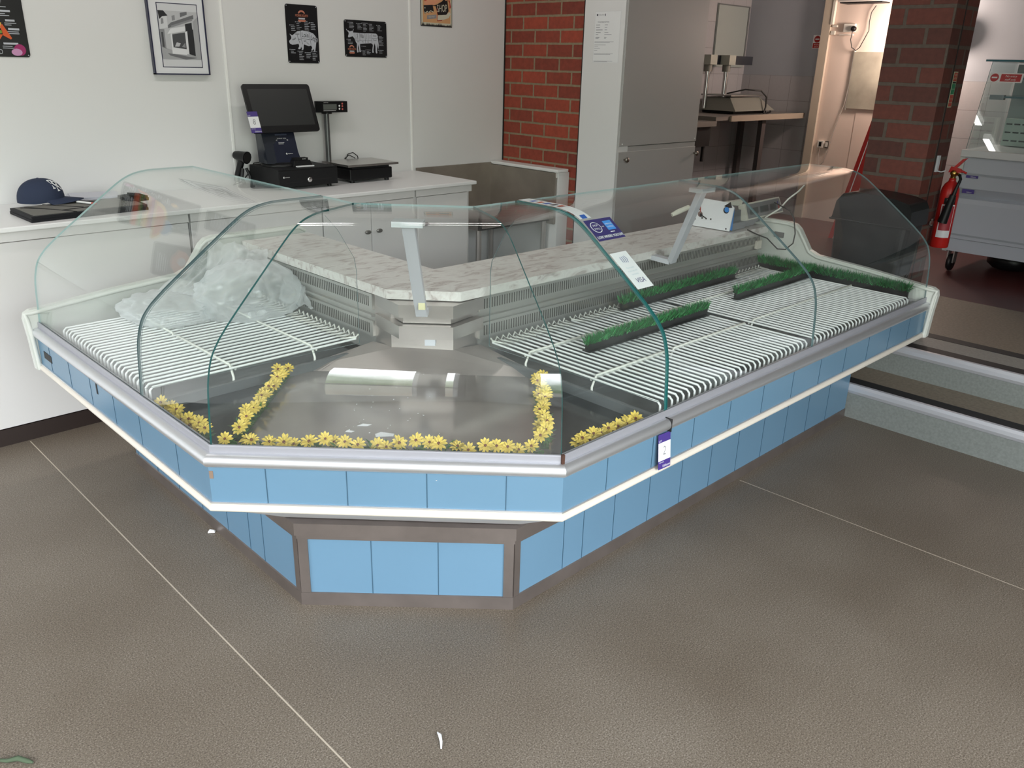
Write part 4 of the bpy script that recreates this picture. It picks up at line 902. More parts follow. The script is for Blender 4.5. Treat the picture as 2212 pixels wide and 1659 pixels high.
def garland(p0, p1, n, label, z0=.60, zh=.032, seed=1, wid=.014, side=None):
    p0 = Vector((*p0, 0)); p1 = Vector((*p1, 0)); u = p1-p0; ln = u.length; u.normalize(); sd = Vector((-u.y, u.x, 0)); rr = random.Random(seed)
    t = thing('flower_strip', label, 'flower strip', tuple((p0+p1)/2)[:2]+(z0,), 'yellow flower strips around the corner deck')
    c = MB(); c.obox((p0+p1)/2+Vector((0, 0, z0+.003)), ln/2, .012, .003, Matrix((u, sd, Vector((0, 0, 1)))).transposed()); c.build('green_base', mat('flower_base', (.02, .06, .012, 1), .5), t)
    c = MB(); N = int(ln/.0019)
    for i in range(N):
        b0 = p0+u*rr.uniform(0, ln)+sd*rr.uniform(-wid, wid)+Vector((0, 0, z0+rr.uniform(.006, zh*.8))); a = rr.uniform(0, 2*PI); d = Vector((math.cos(a), math.sin(a), rr.uniform(-.1, .9))).normalized()
        s2 = d.cross(Vector((0, 0, 1))).normalized(); l_ = rr.uniform(.018, .032); w_ = rr.uniform(.003, .006)
        c.add([b0, b0+d*l_*.5+s2*w_, b0+d*l_, b0+d*l_*.5-s2*w_], [(0, 1, 2, 3)], 0)
        if i % 4 == 0: c.tube([Vector((b0.x, b0.y, z0+.003)), b0], .0009, 4)
    c.build('leaves', LEAFM, t)
    for i in range(n):
        f = bpy.data.objects.new('flower', FLW[rr.randrange(3)]); COL.objects.link(f); f.parent = t
        p = p0+u*(ln*(i+.5)/n+rr.uniform(-.3, .3)*ln/n)+sd*rr.uniform(-wid, wid)+Vector((0, 0, z0+zh+rr.uniform(-.006, .010)))
        d = (Vector((0, 0, 1))*rr.uniform(.6, 1.0)+Vector((-.5, -.5, 0))*rr.uniform(.5, 1.2)+Vector((rr.uniform(-.35, .35), rr.uniform(-.35, .35), 0))).normalized()
        q = d.to_track_quat('Z', 'Y'); f.rotation_mode = 'QUATERNION'; f.rotation_quaternion = q; f.location = p-ORG[t.name]; s_ = rr.uniform(.9, 1.12); f.scale = (s_, s_, s_)
garland((.865, 1.975), (1.475, 1.365), 24, 'yellow flower strip along the front glass of the corner', seed=11)
garland((.925, 2.015), (1.285, 2.375), 19, 'yellow flower strip across the deck on its left side', seed=12)
garland((1.530, 1.405), (1.880, 1.760), 18, 'yellow flower strip across the deck on its right side', seed=13)
garland((.850, 2.04), (.850, 2.335), 11, 'short yellow flower strip behind the left glass next to the corner', seed=14)
garland((1.570, 1.318), (1.83, 1.318), 13, 'short yellow flower strip behind the right glass next to the corner', seed=15)
# paper scraps on the deck
def scrap(name, label, cx, cy, z, pts, m=PAPER, cat='paper scrap', group=None):
    c = MB(); q = [(cx+x, cy+y, z+.0008) for x, y in pts]; c.loft(q, [(x, y, zz_+.0006) for x, y, zz_ in q]); return tag(c.build(name, m), label, cat, group)
scrap('paper_scrap', 'larger torn white label scrap on the steel deck', 1.255, 1.785, .598, [(-.03, -.005), (.01, -.035), (.022, -.022), (.0, .012), (-.02, .012)])
scrap('paper_scrap', 'thin white paper scrap behind the larger scrap on the steel deck', 1.25, 1.87, .598, [(-.022, .008), (.0, -.012), (.016, -.012), (.0, .010)])
scrap('paper_scrap', 'small curled white paper scrap left of the others on the steel deck', 1.19, 1.86, .598, [(-.012, .004), (.0, -.01), (.012, -.008), (.004, .006), (.010, .012), (-.004, .010)])
rr_ = random.Random(8); c = MB()
for i in range(46):
    a, b_ = rr_.uniform(-.25, .25), rr_.uniform(-.35, .35); cx, cy = 1.42+a+b_*.0, 1.90+a-b_*.9*.7; s_ = rr_.uniform(.0008, .0028)
    if .98 < cx-(cy-1.9) < 2.1: c.poly([(cx-s_, cy, .5995), (cx, cy-s_*.8, .5995), (cx+s_*1.4, cy, .5995), (cx, cy+s_, .5995)])
cr_ = tag(c.build('crumbs', PAPER), 'tiny white crumbs scattered over the steel deck', 'crumbs'); cr_['kind'] = 'stuff'
# ------------------------------------------------------------------ thin plastic carrier bag on the left racks
def bag_mat():
    m = bpy.data.materials.new('thin_white_plastic'); m.use_nodes = True; n = m.node_tree.nodes; l = m.node_tree.links; n.clear()
    o = n.new('ShaderNodeOutputMaterial'); tr = n.new('ShaderNodeBsdfTransparent'); tr.inputs[0].default_value = (.97, .98, .985, 1)
    df = n.new('ShaderNodeBsdfDiffuse'); df.inputs[0].default_value = (.93, .95, .97, 1); tl = n.new('ShaderNodeBsdfTranslucent'); tl.inputs[0].default_value = (.93, .95, .97, 1)
    gl = n.new('ShaderNodeBsdfGlossy'); gl.inputs['Roughness'].default_value = .22
    a = n.new('ShaderNodeMixShader'); a.inputs[0].default_value = .45; l.new(df.outputs[0], a.inputs[1]); l.new(tl.outputs[0], a.inputs[2])
    b_ = n.new('ShaderNodeMixShader'); b_.inputs[0].default_value = .10; l.new(a.outputs[0], b_.inputs[1]); l.new(gl.outputs[0], b_.inputs[2])
    lw = n.new('ShaderNodeLayerWeight'); lw.inputs[0].default_value = .5; mr = n.new('ShaderNodeMapRange'); mr.inputs[1].default_value = 0; mr.inputs[2].default_value = 1; mr.inputs[3].default_value = .27; mr.inputs[4].default_value = .9
    l.new(lw.outputs['Facing'], mr.inputs[0]); c_ = n.new('ShaderNodeMixShader'); l.new(mr.outputs[0], c_.inputs[0]); l.new(tr.outputs[0], c_.inputs[1]); l.new(b_.outputs[0], c_.inputs[2]); l.new(c_.outputs[0], o.inputs[0]); return m
BAG = bag_mat()
t = thing('plastic_bag', 'crumpled see-through white carrier bag lying on the left wire racks', 'plastic bag', (1.33, 3.0, .66))
def bagblob(c, ctr_, rx, ry, rz_, ang, seed, nn=56, amp=.16, flat=.66):
    vs = []; fs = []; R = rz(ang); C0 = Vector(ctr_)
    for j in range(nn//2+1):
        ph = -PI/2+PI*j/(nn//2)
        for i in range(nn):
            th = 2*PI*i/nn; d = Vector((math.cos(ph)*math.cos(th), math.cos(ph)*math.sin(th), math.sin(ph)))
            q = d*1.7+Vector((seed*3.1, seed*1.7, seed)); f = 1-abs(noise.noise(q*1.2))*1.3+.22*(1-abs(noise.noise(q*3.0))*2)+.05*(1-abs(noise.noise(q*7))*2)
            k = 1+amp*(f-.9)*2.2; p = R@Vector((d.x*rx*k, d.y*ry*k, 0)); z_ = d.z*rz_*k
            p = C0+p; p.z = max(C0.z+z_, flat+.002*noise.noise(q*9)); vs.append(p)
    for j in range(nn//2):
        for i in range(nn): fs.append((j*nn+i, j*nn+(i+1) % nn, (j+1)*nn+(i+1) % nn, (j+1)*nn+i))
    c.add(vs, fs, 0, True)
c = MB(); bagblob(c, (1.46, 2.95, .735), .21, .19, .125, .4, 1.3, 64, .11, .668); c.build('body', BAG, t)
c = MB(); bagblob(c, (1.18, 3.06, .70), .15, .20, .055, .2, 4.1, 56, .17, .662); c.build('crumpled_side', BAG, t)
def sheet(c, P00, P10, P01, P11, n, amp, seed):
    P00, P10, P01, P11 = map(Vector, (P00, P10, P01, P11)); vs = []; fs = []
    for j in range(n+1):
        for i in range(n+1):
            a, b_ = i/n, j/n; p = P00*(1-a)*(1-b_)+P10*a*(1-b_)+P01*(1-a)*b_+P11*a*b_
            q = Vector((a*3+seed, b_*1.4, seed*2)); f = (1-2*abs(noise.noise(q*1.6)))*.6+(1-2*abs(noise.noise(q*4)))*.25
            vs.append(p+Vector((f*amp*.5, -f*amp*.3, f*amp)))
    for j in range(n):
        for i in range(n): fs.append((j*(n+1)+i, j*(n+1)+i+1, (j+1)*(n+1)+i+1, (j+1)*(n+1)+i))
    c.add(vs, fs, 0, True)
c = MB(); sheet(c, (1.05, 3.10, .68), (1.35, 2.98, .76), (1.36, 3.20, .83), (1.52, 3.10, .86), 26, .035, 2.2); sheet(c, (1.30, 3.02, .75), (1.52, 2.90, .80), (1.42, 3.18, .90), (1.60, 3.05, .86), 22, .03, 5.2)
c.build('loose_film', BAG, t)
c = MB(); sheet(c, (1.55, 2.90, .69), (1.60, 2.72, .69), (1.66, 3.02, .78), (1.63, 2.86, .76), 20, .03, 7.7); c.build('bag_handle', BAG, t)
# ------------------------------------------------------------------ stickers on the counter glass
tv = Vector((0, .28-.135, 1.09-.983)).normalized(); tu = Vector((1, 0, 0))
def on_slope(dy): # y offset on the sloped part of the outer face
    return (1.269+dy, .983+(dy-.135)*(1.09-.983)/.145)
NAVYS = mat('sticker_navy', (.045, .04, .16, 1), .35); SKY = mat('sticker_blue', (.06, .28, .72, 1), .4); STW = mat('sticker_white', (.72, .78, .78, 1), .4); MISTY = mat('sticker_mist', (.45, .58, .62, 1), .4)
def sticker(name, label, x0, x1, dy0, length, draw, mats):
    y, z = on_slope(dy0); m = MB(); A = Art(m, (x0, y, z), tu, tv, .0004); A.o += A.n*.0016
    q = [A.P(0, 0, 0), A.P(x1-x0, 0, 0), A.P(x1-x0, length, 0), A.P(0, length, 0)]; m.loft([p-A.n*.0010 for p in q], q, 0)
    draw(A, x1-x0, length); return tag(m.build(name, mats), label, 'sticker')
def love(A, W, H):
    A.disc(W*.25, H*.62, .022, 1, 1, 26); A.disc(W*.25, H*.62, .0195, 0, 2, 26)
    for i, wd in enumerate(('SHOP', 'SMALL')): A.text(wd, W*.25, H*(.70-.16*i), .011, 1, 3, .9)
    A.text('with', W*.49, H*.62, .007, 1, 2); A.rect(W*.60, W*.90, H*.42, H*.86, 2, 1); A.text('AMERICAN', W*.75, H*.70, .0085, 1, 2, .8); A.text('EXPRESS', W*.75, H*.56, .0085, 1, 2, .9)
    A.scribble(W*.62, H*.33, W*.3, 1, 0, .003, 1, 1); A.text('LOVE WHERE YOU LIVE', W*.5, H*.14, .0150, 1, 2, .76); A.text('LOVE WHERE YOU LIVE', W*.503, H*.137, .0150, 1, 3, .76)
sticker('payment_sticker', 'dark blue sticker reading LOVE WHERE YOU LIVE on the sloping glass', 1.914, 2.040, .303, .086, love, [NAVYS, STW, SKY])
def visa(A, W, H):
    A.text('VISA', W*.52, H*.20, .026, 1, 1, .8, 0, .25)
    for i in range(4): A.line([(W*.36+i*.007, H*.74-.003-i*.001), (W*.36+i*.009, H*.80), (W*.36+i*.007, H*.86+i*.001)], .0028, 2, 1)
    for i, wd in enumerate(('Pay as easily', 'as you tap with', 'contactless')): A.text(wd, W*.5, H*(.56-.09*i), .009, 3, 1, .8)
sticker('payment_sticker', 'pale upright contactless sticker ending in the word VISA', 1.914, 1.990, .146, .143, visa, [STW, NAVYS, mat('sticker_slate', (.22, .26, .40, 1), .4), MISTY])
c = MB(); idxs = [i for i, p in enumerate(PR) if p[0] > .372]; sel = idxs
for a, b_ in zip(sel[:-1], sel[1:]):
    pa, pb = PR[a], PR[b_]; na, nb = prof_norm(a), prof_norm(b_)
    c.add([(1.914, 1.269+pa[0]-na.x*.002, pa[1]-na.y*.002), (1.966, 1.269+pa[0]-na.x*.002, pa[1]-na.y*.002), (1.966, 1.269+pb[0]-nb.x*.002, pb[1]-nb.y*.002), (1.914, 1.269+pb[0]-nb.x*.002, pb[1]-nb.y*.002)], [(0, 1, 2, 3)], 0, True)
A = Art(c, (1.914, 1.269+.50, 1.1865), (1, 0, 0), (0, 1, 0), .0004)
for i, m_ in enumerate((1, 2, 3, 1, 3)): A.rect(.012, .040, -.02+.03*i, -.003+.03*i, m_, 1)
y, z = on_slope(.318+.072); A2 = Art(c, (1.914, 1.269+.385, 1.1615), tu, (0, .86, .5), .0004); A2.rect(.012, .036, .0, .018, 3, 4)
tag(c.build('payment_sticker', [STW, mat('sticker_red', (.5, .08, .03, 1), .4), mat('sticker_dark', (.06, .06, .08, 1), .4), mat('sticker_royal', (.03, .12, .45, 1), .4)]), 'long white strip of card logos curving over the top of the glass', 'sticker')
lot_tag('lot_tag', 'purple and white lot tag numbered 2 hanging on the blue counter panel', (1.842, 1.234, .492), (.98, .0, -.04), (.0, .10, 1.0), .060, .110, '2')
# tilt line of the tag keeps it just off the bumper rail
# ------------------------------------------------------------------ open-sided scale on the marble
t = thing('label_scale', 'old cream label scale with white side plate standing on the marble', 'scale', (3.70, 2.22, .8655))
c = MB(); sp_ = [(2.338, .867), (2.105, .869), (2.093, .984), (2.125, 1.004), (2.262, 1.007), (2.290, .998), (2.312, .935)]
c.loft([(3.540, y, z) for y, z in sp_], [(3.546, y, z) for y, z in sp_], 0)
A = Art(c, (3.5398, 2.338, .867), (0, -1, 0), (0, 0, 1), .0005)
for x, y in ((.035, .035), (.075, .045), (.098, .045), (.125, .046), (.215, .012), (.055, .085), (.057, .128)): A.disc(x, y, .0045, 1, 1, 10)
A.disc(.062, .062, .014, 2, 1, 16); A.disc(.068, .058, .009, 1, 2, 12); A.line([(.075, .055), (.095, .048)], .006, 1, 2); A.line([(.062, .072), (.056, .138)], .005, 3, 2)
A.disc(.205, .100, .016, 1, 1, 16); A.disc(.208, .103, .013, 4, 2, 16); A.poly([(.190, .118), (.224, .142), (.236, .116), (.212, .112)], 1, 1)
c.build('side_plate', [mat('enamel_white', (.74, .75, .78, 1), .3), BLACK, mat('reel_brown', (.20, .13, .12, 1), .4), mat('thread_red', (.35, .03, .02, 1), .5), mat('bright_blue', (.03, .22, .62, 1), .4)], t)
c = MB(); c.box(3.547, 3.70, 2.115, 2.33, .867, .900, 0); c.box(3.556, 3.560, 2.101, 2.103, .87, .98, 1); c.box(3.547, 3.56, 2.10, 2.115, .875, .965, 1); c.build('inner_frame', [mat('frame_grey', (.25, .26, .28, 1), .5), mat('bright_blue', (0, 0, 0, 1))], t)
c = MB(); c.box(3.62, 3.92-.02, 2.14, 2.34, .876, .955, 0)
c.loft([(x, 2.15, z) for x, z in ((3.60, .986), (3.60, 1.0), (3.72, 1.0), (3.70, .97))], [(x, 2.17, z) for x, z in ((3.547, .986), (3.547, 1.002), (3.72, 1.0), (3.70, .97))], 1)
c.build('body', [mat('scale_body_grey', (.13, .14, .15, 1), .5), mat('cream_case', (.66, .65, .57, 1), .4)], t)  # plain dark grey for the scale body
hu = Vector((1, .06, .0)).normalized(); hv = Vector((-.04, .25, .97)).normalized(); h0 = Vector((3.700, 2.105, .905)); hn = hu.cross(hv)
c = MB(); A = Art(c, h0, hu, hv, .0005); HW, HH = .40, .082
q = [A.P(0, 0, 0), A.P(HW, 0, 0), A.P(HW-.03, HH, 0), A.P(0-.012, HH, 0)]; c.loft([p-hn*.035 for p in q], q, 0)
A.poly([(.012, .006), (HW-.008, .006), (HW-.036, HH-.006), (.004, HH-.006)], 1, 1)
for x0_, x1_ in ((.035, .125), (.145, .235), (.255, .325)): A.rect(x0_, x1_, .022, .055, 2, 2)
A.rect(.345, .360, .018, .040, 3, 2); A.rect(.338, .350, .048, .062, 4, 2)
c.build('display', [mat('cream_case', (0, 0, 0, 1)), mat('display_grey', (.22, .23, .24, 1), .45), mat('display_dark', (.08, .10, .10, 1), .3), mat('key_red', (0, 0, 0, 1)), mat('key_navy', (.03, .04, .25, 1), .4)], t)
c = MB(); c.loft([(3.72, 2.13, .868), (3.80, 2.13, .868), (3.80, 2.2, .868), (3.72, 2.2, .868)], [(3.70, 2.12, .905), (3.86, 2.12, .905), (3.86, 2.2, .905), (3.70, 2.2, .905)]); c.build('foot', mat('frame_grey', (0, 0, 0, 1)), t)
c = MB(); c.tube([(3.56, 2.36, .95), (3.50, 2.38, .93), (3.47, 2.395, .915)], [.012, .013, .010], 10); c.build('lever', mat('cream_case', (0, 0, 0, 1)), t)
c = MB(); c.tube([(3.66, 2.075, .868), (3.72, 2.055, .842), (3.80, 2.04, .815), (3.84, 2.03, .785), (3.845, 2.00, .762), (3.85, 1.960, .765), (3.858, 1.928, .80), (3.86, 1.925, .85), (3.865, 1.945, .92), (3.87, 1.975, .955), (3.86, 2.06, .985)], .0032, 8)
tag(c.build('cable', CABLE), 'black lead looping from the label scale down past the grille', 'cable')
c = MB(); c.tube([(3.88, 2.11, .90), (3.905, 2.05, .95), (3.92, 2.02, 1.00), (3.96, 1.99, 1.04), (4.01, 1.99, 1.065)], .004, 8)
tag(c.build('cable', WIREC), 'white lead arching up beside the display of the label scale', 'cable')
# ------------------------------------------------------------------ litter on the shop floor
c = MB(); c.tube([(1.032, 1.276, .004), (1.028, 1.262, .008), (1.018, 1.245, .005), (1.005, 1.229, .004)], [.002, .0045, .0035, .002], 6)
tag(c.build('paper_scrap', PAPER), 'twisted white paper scrap on the floor in front of the counter', 'paper scrap')
c = MB(); c.loft([(1.03, 2.57, .001), (1.05, 2.555, .001), (1.058, 2.567, .001), (1.04, 2.58, .001)], [(1.034, 2.571, .007), (1.048, 2.559, .010), (1.054, 2.566, .006), (1.042, 2.577, .009)])
tag(c.build('paper_scrap', PAPER), 'small crumpled white scrap on the floor beside the left plinth', 'paper scrap')
c = MB(); c.tube([(.19, 1.935, .004), (.215, 1.905, .007), (.235, 1.893, .010), (.25, 1.872, .006), (.258, 1.862, .004)], [.003, .005, .007, .006, .003], 6)
tag(c.build('leaf_scrap', mat('withered_green', (.06, .09, .05, 1), .8)), 'withered green leaf scrap at the bottom left of the floor', 'leaf scrap')
# ------------------------------------------------------------------ notice on the white post, door knobs, unit seams
c = MB(); A = Art(c, (4.187, 3.583, 1.620), (0, -1, 0), (0, 0, 1), .0004); NW, NH = .20, .287
q = [A.P(0, 0, 0), A.P(NW, 0, 0), A.P(NW, NH, 0), A.P(0, NH, 0)]; c.loft([p+Vector((.0008, 0, 0)) for p in q], q, 0)
A.disc(.018, .268, .006, 1, 1, 10); A.text('Rother District', .052, .268, .010, 2, 1, .7); A.rect(.078, .083, .262, .274, 1, 1)
A.text('FOOD REGISTRATION', .068, .228, .010, 1, 1, .9)
for i, y in enumerate((.212, .198, .184, .170, .158, .142, .136)): A.rect(.012, .012+(.03, .03, .052, .038, .02, .03, .024)[i], y-.0015, y+.0015, 2, 1); A.rect(.080, .080+(.024, .02, .02, .03, .056, .018, .014)[i], y-.0012, y+.0012, 2, 1)
for y, w_ in ((.118, .15), (.112, .12), (.100, .09), (.092, .03), (.080, .045), (.068, .025), (.050, .15), (.046, .13), (.008, .15), (.004, .11)): A.rect(.006, .006+w_, y-.0008, y+.0008, 2, 1)
A.line([(0, 0), (NW, 0), (NW, NH), (0, NH), (0, 0)], .0006, 3, 1)
tag(c.build('notice', [PAPER, mat('ink_dark', (.05, .05, .08, 1), .6), mat('ink_grey', (.22, .22, .26, 1), .6), mat('paper_edge', (.50, .50, .54, 1), .6)]), 'printed white notice taped high on the narrow white post', 'notice')
t = thing('cupboard_front', 'pale grey boarded cupboard front with two round knobs beside the white post', 'cupboard', (4.6, 3.36, 0))
c = MB(); c.box(4.206, 5.05, 3.345, 3.369, 1.132, CEIL-.001); c.build('upper_board', GREYP, t, bevel=.002)
c = MB(); c.box(4.206, 5.05, 3.345, 3.369, .03, 1.098); lb = c.build('lower_door', GREYP, t, bevel=.002)
c = MB(); c.box(4.206, 5.05, 3.352, 3.369, 1.098, 1.128); c.build('rail', GREYP, t)
for x, z in ((4.265, 1.05), (5.035, 1.052)):
    c = MB(); c.lathe([(.006, 0), (.006, .014), (.015, .020), (.017, .028), (.012, .034), (0, .035)], (x, 3.345, z), 16, Matrix(((1, 0, 0), (0, 0, -1), (0, 1, 0)))); c.build('knob', mat('knob_steel', (.30, .27, .24, 1), .25, .9), lb)
for x, z in ((4.235, 1.145), (5.03, 1.15)):
    c = MB(); c.lathe([(.005, 0), (.004, .003), (0, .004)], (x, 3.345, z), 10, Matrix(((1, 0, 0), (0, 0, -1), (0, 1, 0)))); c.build('screw', WHITE, t)
# ------------------------------------------------------------------ back preparation area
TABM = mat('table_grey', (.20, .185, .17, 1), .4, .3); 
t = thing('prep_table', 'worn prep table with wooden front edge below the tiled wall', 'table', (6.6, 4.1, .328))
c = MB(); c.box(5.95, 7.36, 3.775, 4.44, 1.215, 1.245, 0); c.build('table_top', TABM, t)
c = MB(); c.box(6.15, 7.365, 3.755, 3.775, 1.205, 1.250, 0); c.build('edge_strip', mat('edge_wood', (.34, .28, .22, 1), .5), t)
for x, y in ((6.75, 3.82), (7.3, 4.35), (6.0, 4.35)):
    c = MB(); c.box(x-.03, x+.03, y-.02, y+.02, .3285, 1.215); c.build('leg', mat('leg_dark', (.06, .05, .05, 1), .6), t)
t = thing('steel_bench', 'lower steel bench with black box under it at the left of the tiled recess', 'bench', (5.6, 4.0, .328))
c = MB(); c.box(5.06, 5.945, 3.76, 4.44, 1.175, 1.215, 0); c.box(5.06, 5.945, 4.42, 4.445, 1.215, 1.36); c.build('bench_top', TABM, t)
c = MB(); c.box(5.55, 5.93, 3.80, 4.2, 1.02, 1.174); c.box(5.88, 5.90, 3.82, 3.84, .9, 1.02); c.build('under_box', BLACKM, t)
for x in (5.1, 5.90):
    c = MB(); c.box(x-.02, x+.02, 4.34, 4.38, .3285, 1.175); c.build('leg', mat('leg_dark', (0, 0, 0, 1)), t)
# scale with two customer displays
t = thing('price_scale', 'old price scale with two pole displays standing on the prep table', 'scale', (6.75, 4.1, 1.245))
c = MB(); FM = mat('faded_scale', (.20, .20, .175, 1), .5); c.loft([(6.43, 3.90, 1.27), (7.08, 3.90, 1.27), (7.08, 4.28, 1.27), (6.43, 4.28, 1.27)], [(6.52, 4.02, 1.375), (7.0, 4.02, 1.375), (7.0, 4.28, 1.375), (6.52, 4.28, 1.375)]); c.box(6.48, 7.02, 3.95, 4.26, 1.2465, 1.27, 1); c.build('body', [FM, BLACKM], t)
c = MB(); c.box(6.50, 7.03, 4.0, 4.30, 1.385, 1.397); c.build('tray', mat('tray_steel', (.35, .35, .34, 1), .35, .8), t)
for x, y, x0_, x1_ in ((6.44, 4.22, 6.38, 6.60), (6.60, 4.14, 6.54, 6.92)):
    c = MB(); c.tube([(x, y, 1.28), (x, y, 1.64)], .020, 12, 0); c.tube([(x, y, 1.58), (x, y, 1.65)], .035, 12, 1); c.build('pole', [mat('pole_chrome', (.5, .5, .5, 1), .2, 1), FM], t)
    c = MB(); c.box(x0_, x0_+.10, y-.06, y+.06, 1.635, 1.712, 0); c.box(x0_+.10, x1_, y-.055, y+.055, 1.638, 1.708, 1); c.build('display', [mat('display_beige', (.36, .37, .32, 1), .5), mat('display_black', (.02, .025, .035, 1), .3)], t)
c = MB(); c.tube([(6.75, 4.2, 1.40), (6.8, 4.05, 1.44), (6.95, 3.98, 1.43), (7.0, 3.95, 1.38), (6.9, 3.89, 1.30), (6.86, 3.88, 1.25)], .007, 6); c.tube([(7.05, 4.2, 1.36), (7.16, 4.1, 1.32), (7.18, 4.0, 1.28), (7.1, 3.95, 1.252), (6.95, 3.9, 1.250)], .007, 6)
tag(c.build('cable', CABLE), 'thick black cable draped over the old price scale', 'cable')
c = MB(); c.box(6.842, 7.345, 4.43, 4.448, 1.62, 2.14, 0); c.box(7.33, 7.35, 4.425, 4.43, 1.70, 2.14, 1); c.box(6.842, 7.345, 4.427, 4.43, 2.13, 2.14, 1)
tag(c.build('hatch_panel', [mat('hatch_green', (.36, .40, .38, 1), .5), mat('hatch_edge', (.16, .17, .17, 1), .5)]), 'pale green hatch panel in the corner above the prep table', 'panel')
def noentry(A, x, y, r): A.disc(x, y, r, 1, 1, 24); A.rect(x-r*.66, x+r*.66, y-r*.18, y+r*.18, 0, 2)
c = MB(); A = Art(c, (7.398, 3.793, 1.79), (0, -1, 0), (0, 0, 1), .0006); q = [A.P(0, 0, 0), A.P(.078, 0, 0), A.P(.078, .11, 0), A.P(0, .11, 0)]; c.loft([p+Vector((.001, 0, 0)) for p in q], q, 0)
noentry(A, .039, .077, .028); A.rect(.004, .074, .004, .045, 1, 1); A.text('No entry', .039, .032, .015, 0, 2, .9); A.text('staff only', .039, .015, .013, 0, 2, .9)
tag(c.build('no_entry_sign', [WHITE, RED]), 'small red and white No entry staff only sign on the painted recess wall', 'sign')
# things on the cream wall
XC = 7.36
c = MB(); c.box(7.325, XC-.001, 3.60, 3.62, 1.98, CEIL-.001); c.box(7.33, XC-.001, 3.56, 3.60, 1.96, 1.975); c.box(7.335, XC-.001, 3.575, 3.61, 1.90, 1.93)
tag(c.build('cable_trunking', mat('trunking_white', (.72, .68, .60, 1), .5)), 'white plastic cable trunking down the edge of the cream wall', 'trunking')
t = thing('power_socket', 'white double power socket with black plug high on the cream wall', 'socket', (XC, 3.45, 1.95))
SOC = mat('socket_white', (.78, .74, .68, 1), .4)
c = MB(); c.box(7.33, XC-.001, 3.40, 3.50, 1.92, 1.985); c.build('socket_box', SOC, t, bevel=.004); c = MB(); c.box(7.335, XC-.001, 3.41, 3.53, 1.895, 1.902); c.build('ledge', SOC, t)
c = MB(); c.lathe([(.022, 0), (.020, .022), (.012, .028), (0, .03)], (7.33, 3.405, 1.945), 16, Matrix(((0, 0, -1), (0, 1, 0), (1, 0, 0)))); c.build('plug', BLACK, t)
c = MB(); c.tube([(7.31, 3.405, 1.93), (7.31, 3.41, 1.86), (7.32, 3.395, 1.80), (7.33, 3.36, 1.775), (7.33, 3.33, 1.80), (7.33, 3.30, 1.87), (7.33, 3.275, 1.93), (7.335, 3.285, 2.00), (7.335, 3.28, 2.07), (7.335, 3.25, 2.12)], .004, 6)
tag(c.build('cable', CABLE), 'black cable hanging in a loop from the plug on the cream wall', 'cable')
c = MB(); c.box(7.20, XC-.001, 3.14, 3.52, 2.145, 2.40, 0); c.box(7.21, XC-.001, 3.15, 3.51, 2.135, 2.145, 1); tag(c.build('wall_unit', [mat('unit_white', (.72, .68, .64, 1), .4), BLACKM], bevel=.004), 'boxy white wall unit with dark underside at the top of the cream wall', 'wall unit')
c = MB(); c.box(7.34, XC-.001, 2.95, 3.372, 1.31, 1.765, 0); c.box(7.342, 7.356, 3.368, 3.378, 1.30, 1.78, 1); tag(c.build('grey_board', [mat('plaster_brown', (.34, .31, .25, 1), .7, var=.25, vscale=5), SOC]), 'stained brown-grey board fixed beside the brick pier', 'board')
for y, lab, dk in ((3.551, 'white switch box with plug lead low on the cream wall', 0), (3.493, 'narrow dark switch plate beside the white switch box', 1)):
    c = MB(); c.box(7.34, XC-.001, y-(.028 if not dk else .014), y+(.028 if not dk else .014), .965, 1.025, 0); c.box(7.338, 7.341, y-.012, y+.012, .975, 1.015, 1)
    tag(c.build('wall_switch', [SOC, BLACKM] if not dk else [mat('switch_dark', (.10, .09, .08, 1), .5), SOC], bevel=.002), lab, 'switch')
c = MB(); c.tube([(7.34, 3.55, .97), (7.345, 3.555, .90), (7.345, 3.54, .80)], .003, 6); c.tube([(7.345, 3.375, 1.55), (7.345, 3.39, 1.35), (7.345, 3.45, 1.1), (7.345, 3.47, .95), (7.345, 3.50, .84), (7.345, 3.54, .80)], .003, 6)
tag(c.build('cable', mat('cable_grey', (.45, .40, .36, 1), .6)), 'thin pale cable running down the cream wall to the switches', 'cable')
# red and white striped board leaning behind the brick pier
t = thing('striped_board', 'red board with white stripes leaning beside the brick pier', 'board', (6.75, 2.95, .328))
c = MB(); c.loft([(6.60, 3.0, .3285), (6.60, 2.72, .3285), (6.66, 2.72, .3285), (6.66, 3.0, .3285)], [(6.74, 2.82, 1.50), (6.74, 2.62, 1.50), (6.80, 2.62, 1.50), (6.80, 2.82, 1.50)], 0); bd = c.build('board', RED, t)
c = MB(); o_ = Vector((6.598, 3.10, .3285)); 
for a0, a1 in ((.14, .17), (.42, .45), (.72, .75)):
    P_ = lambda f, z: Vector((6.598+.14*z, 3.0-.28*f+(-.18+.08*f)*z, .3285+1.1715*z))
    c.add([P_(a0, 0), P_(a1, 0), P_(a1, 1), P_(a0, 1)], [(0, 1, 2, 3)], 0)
c.build('stripes', WHITE, bd)
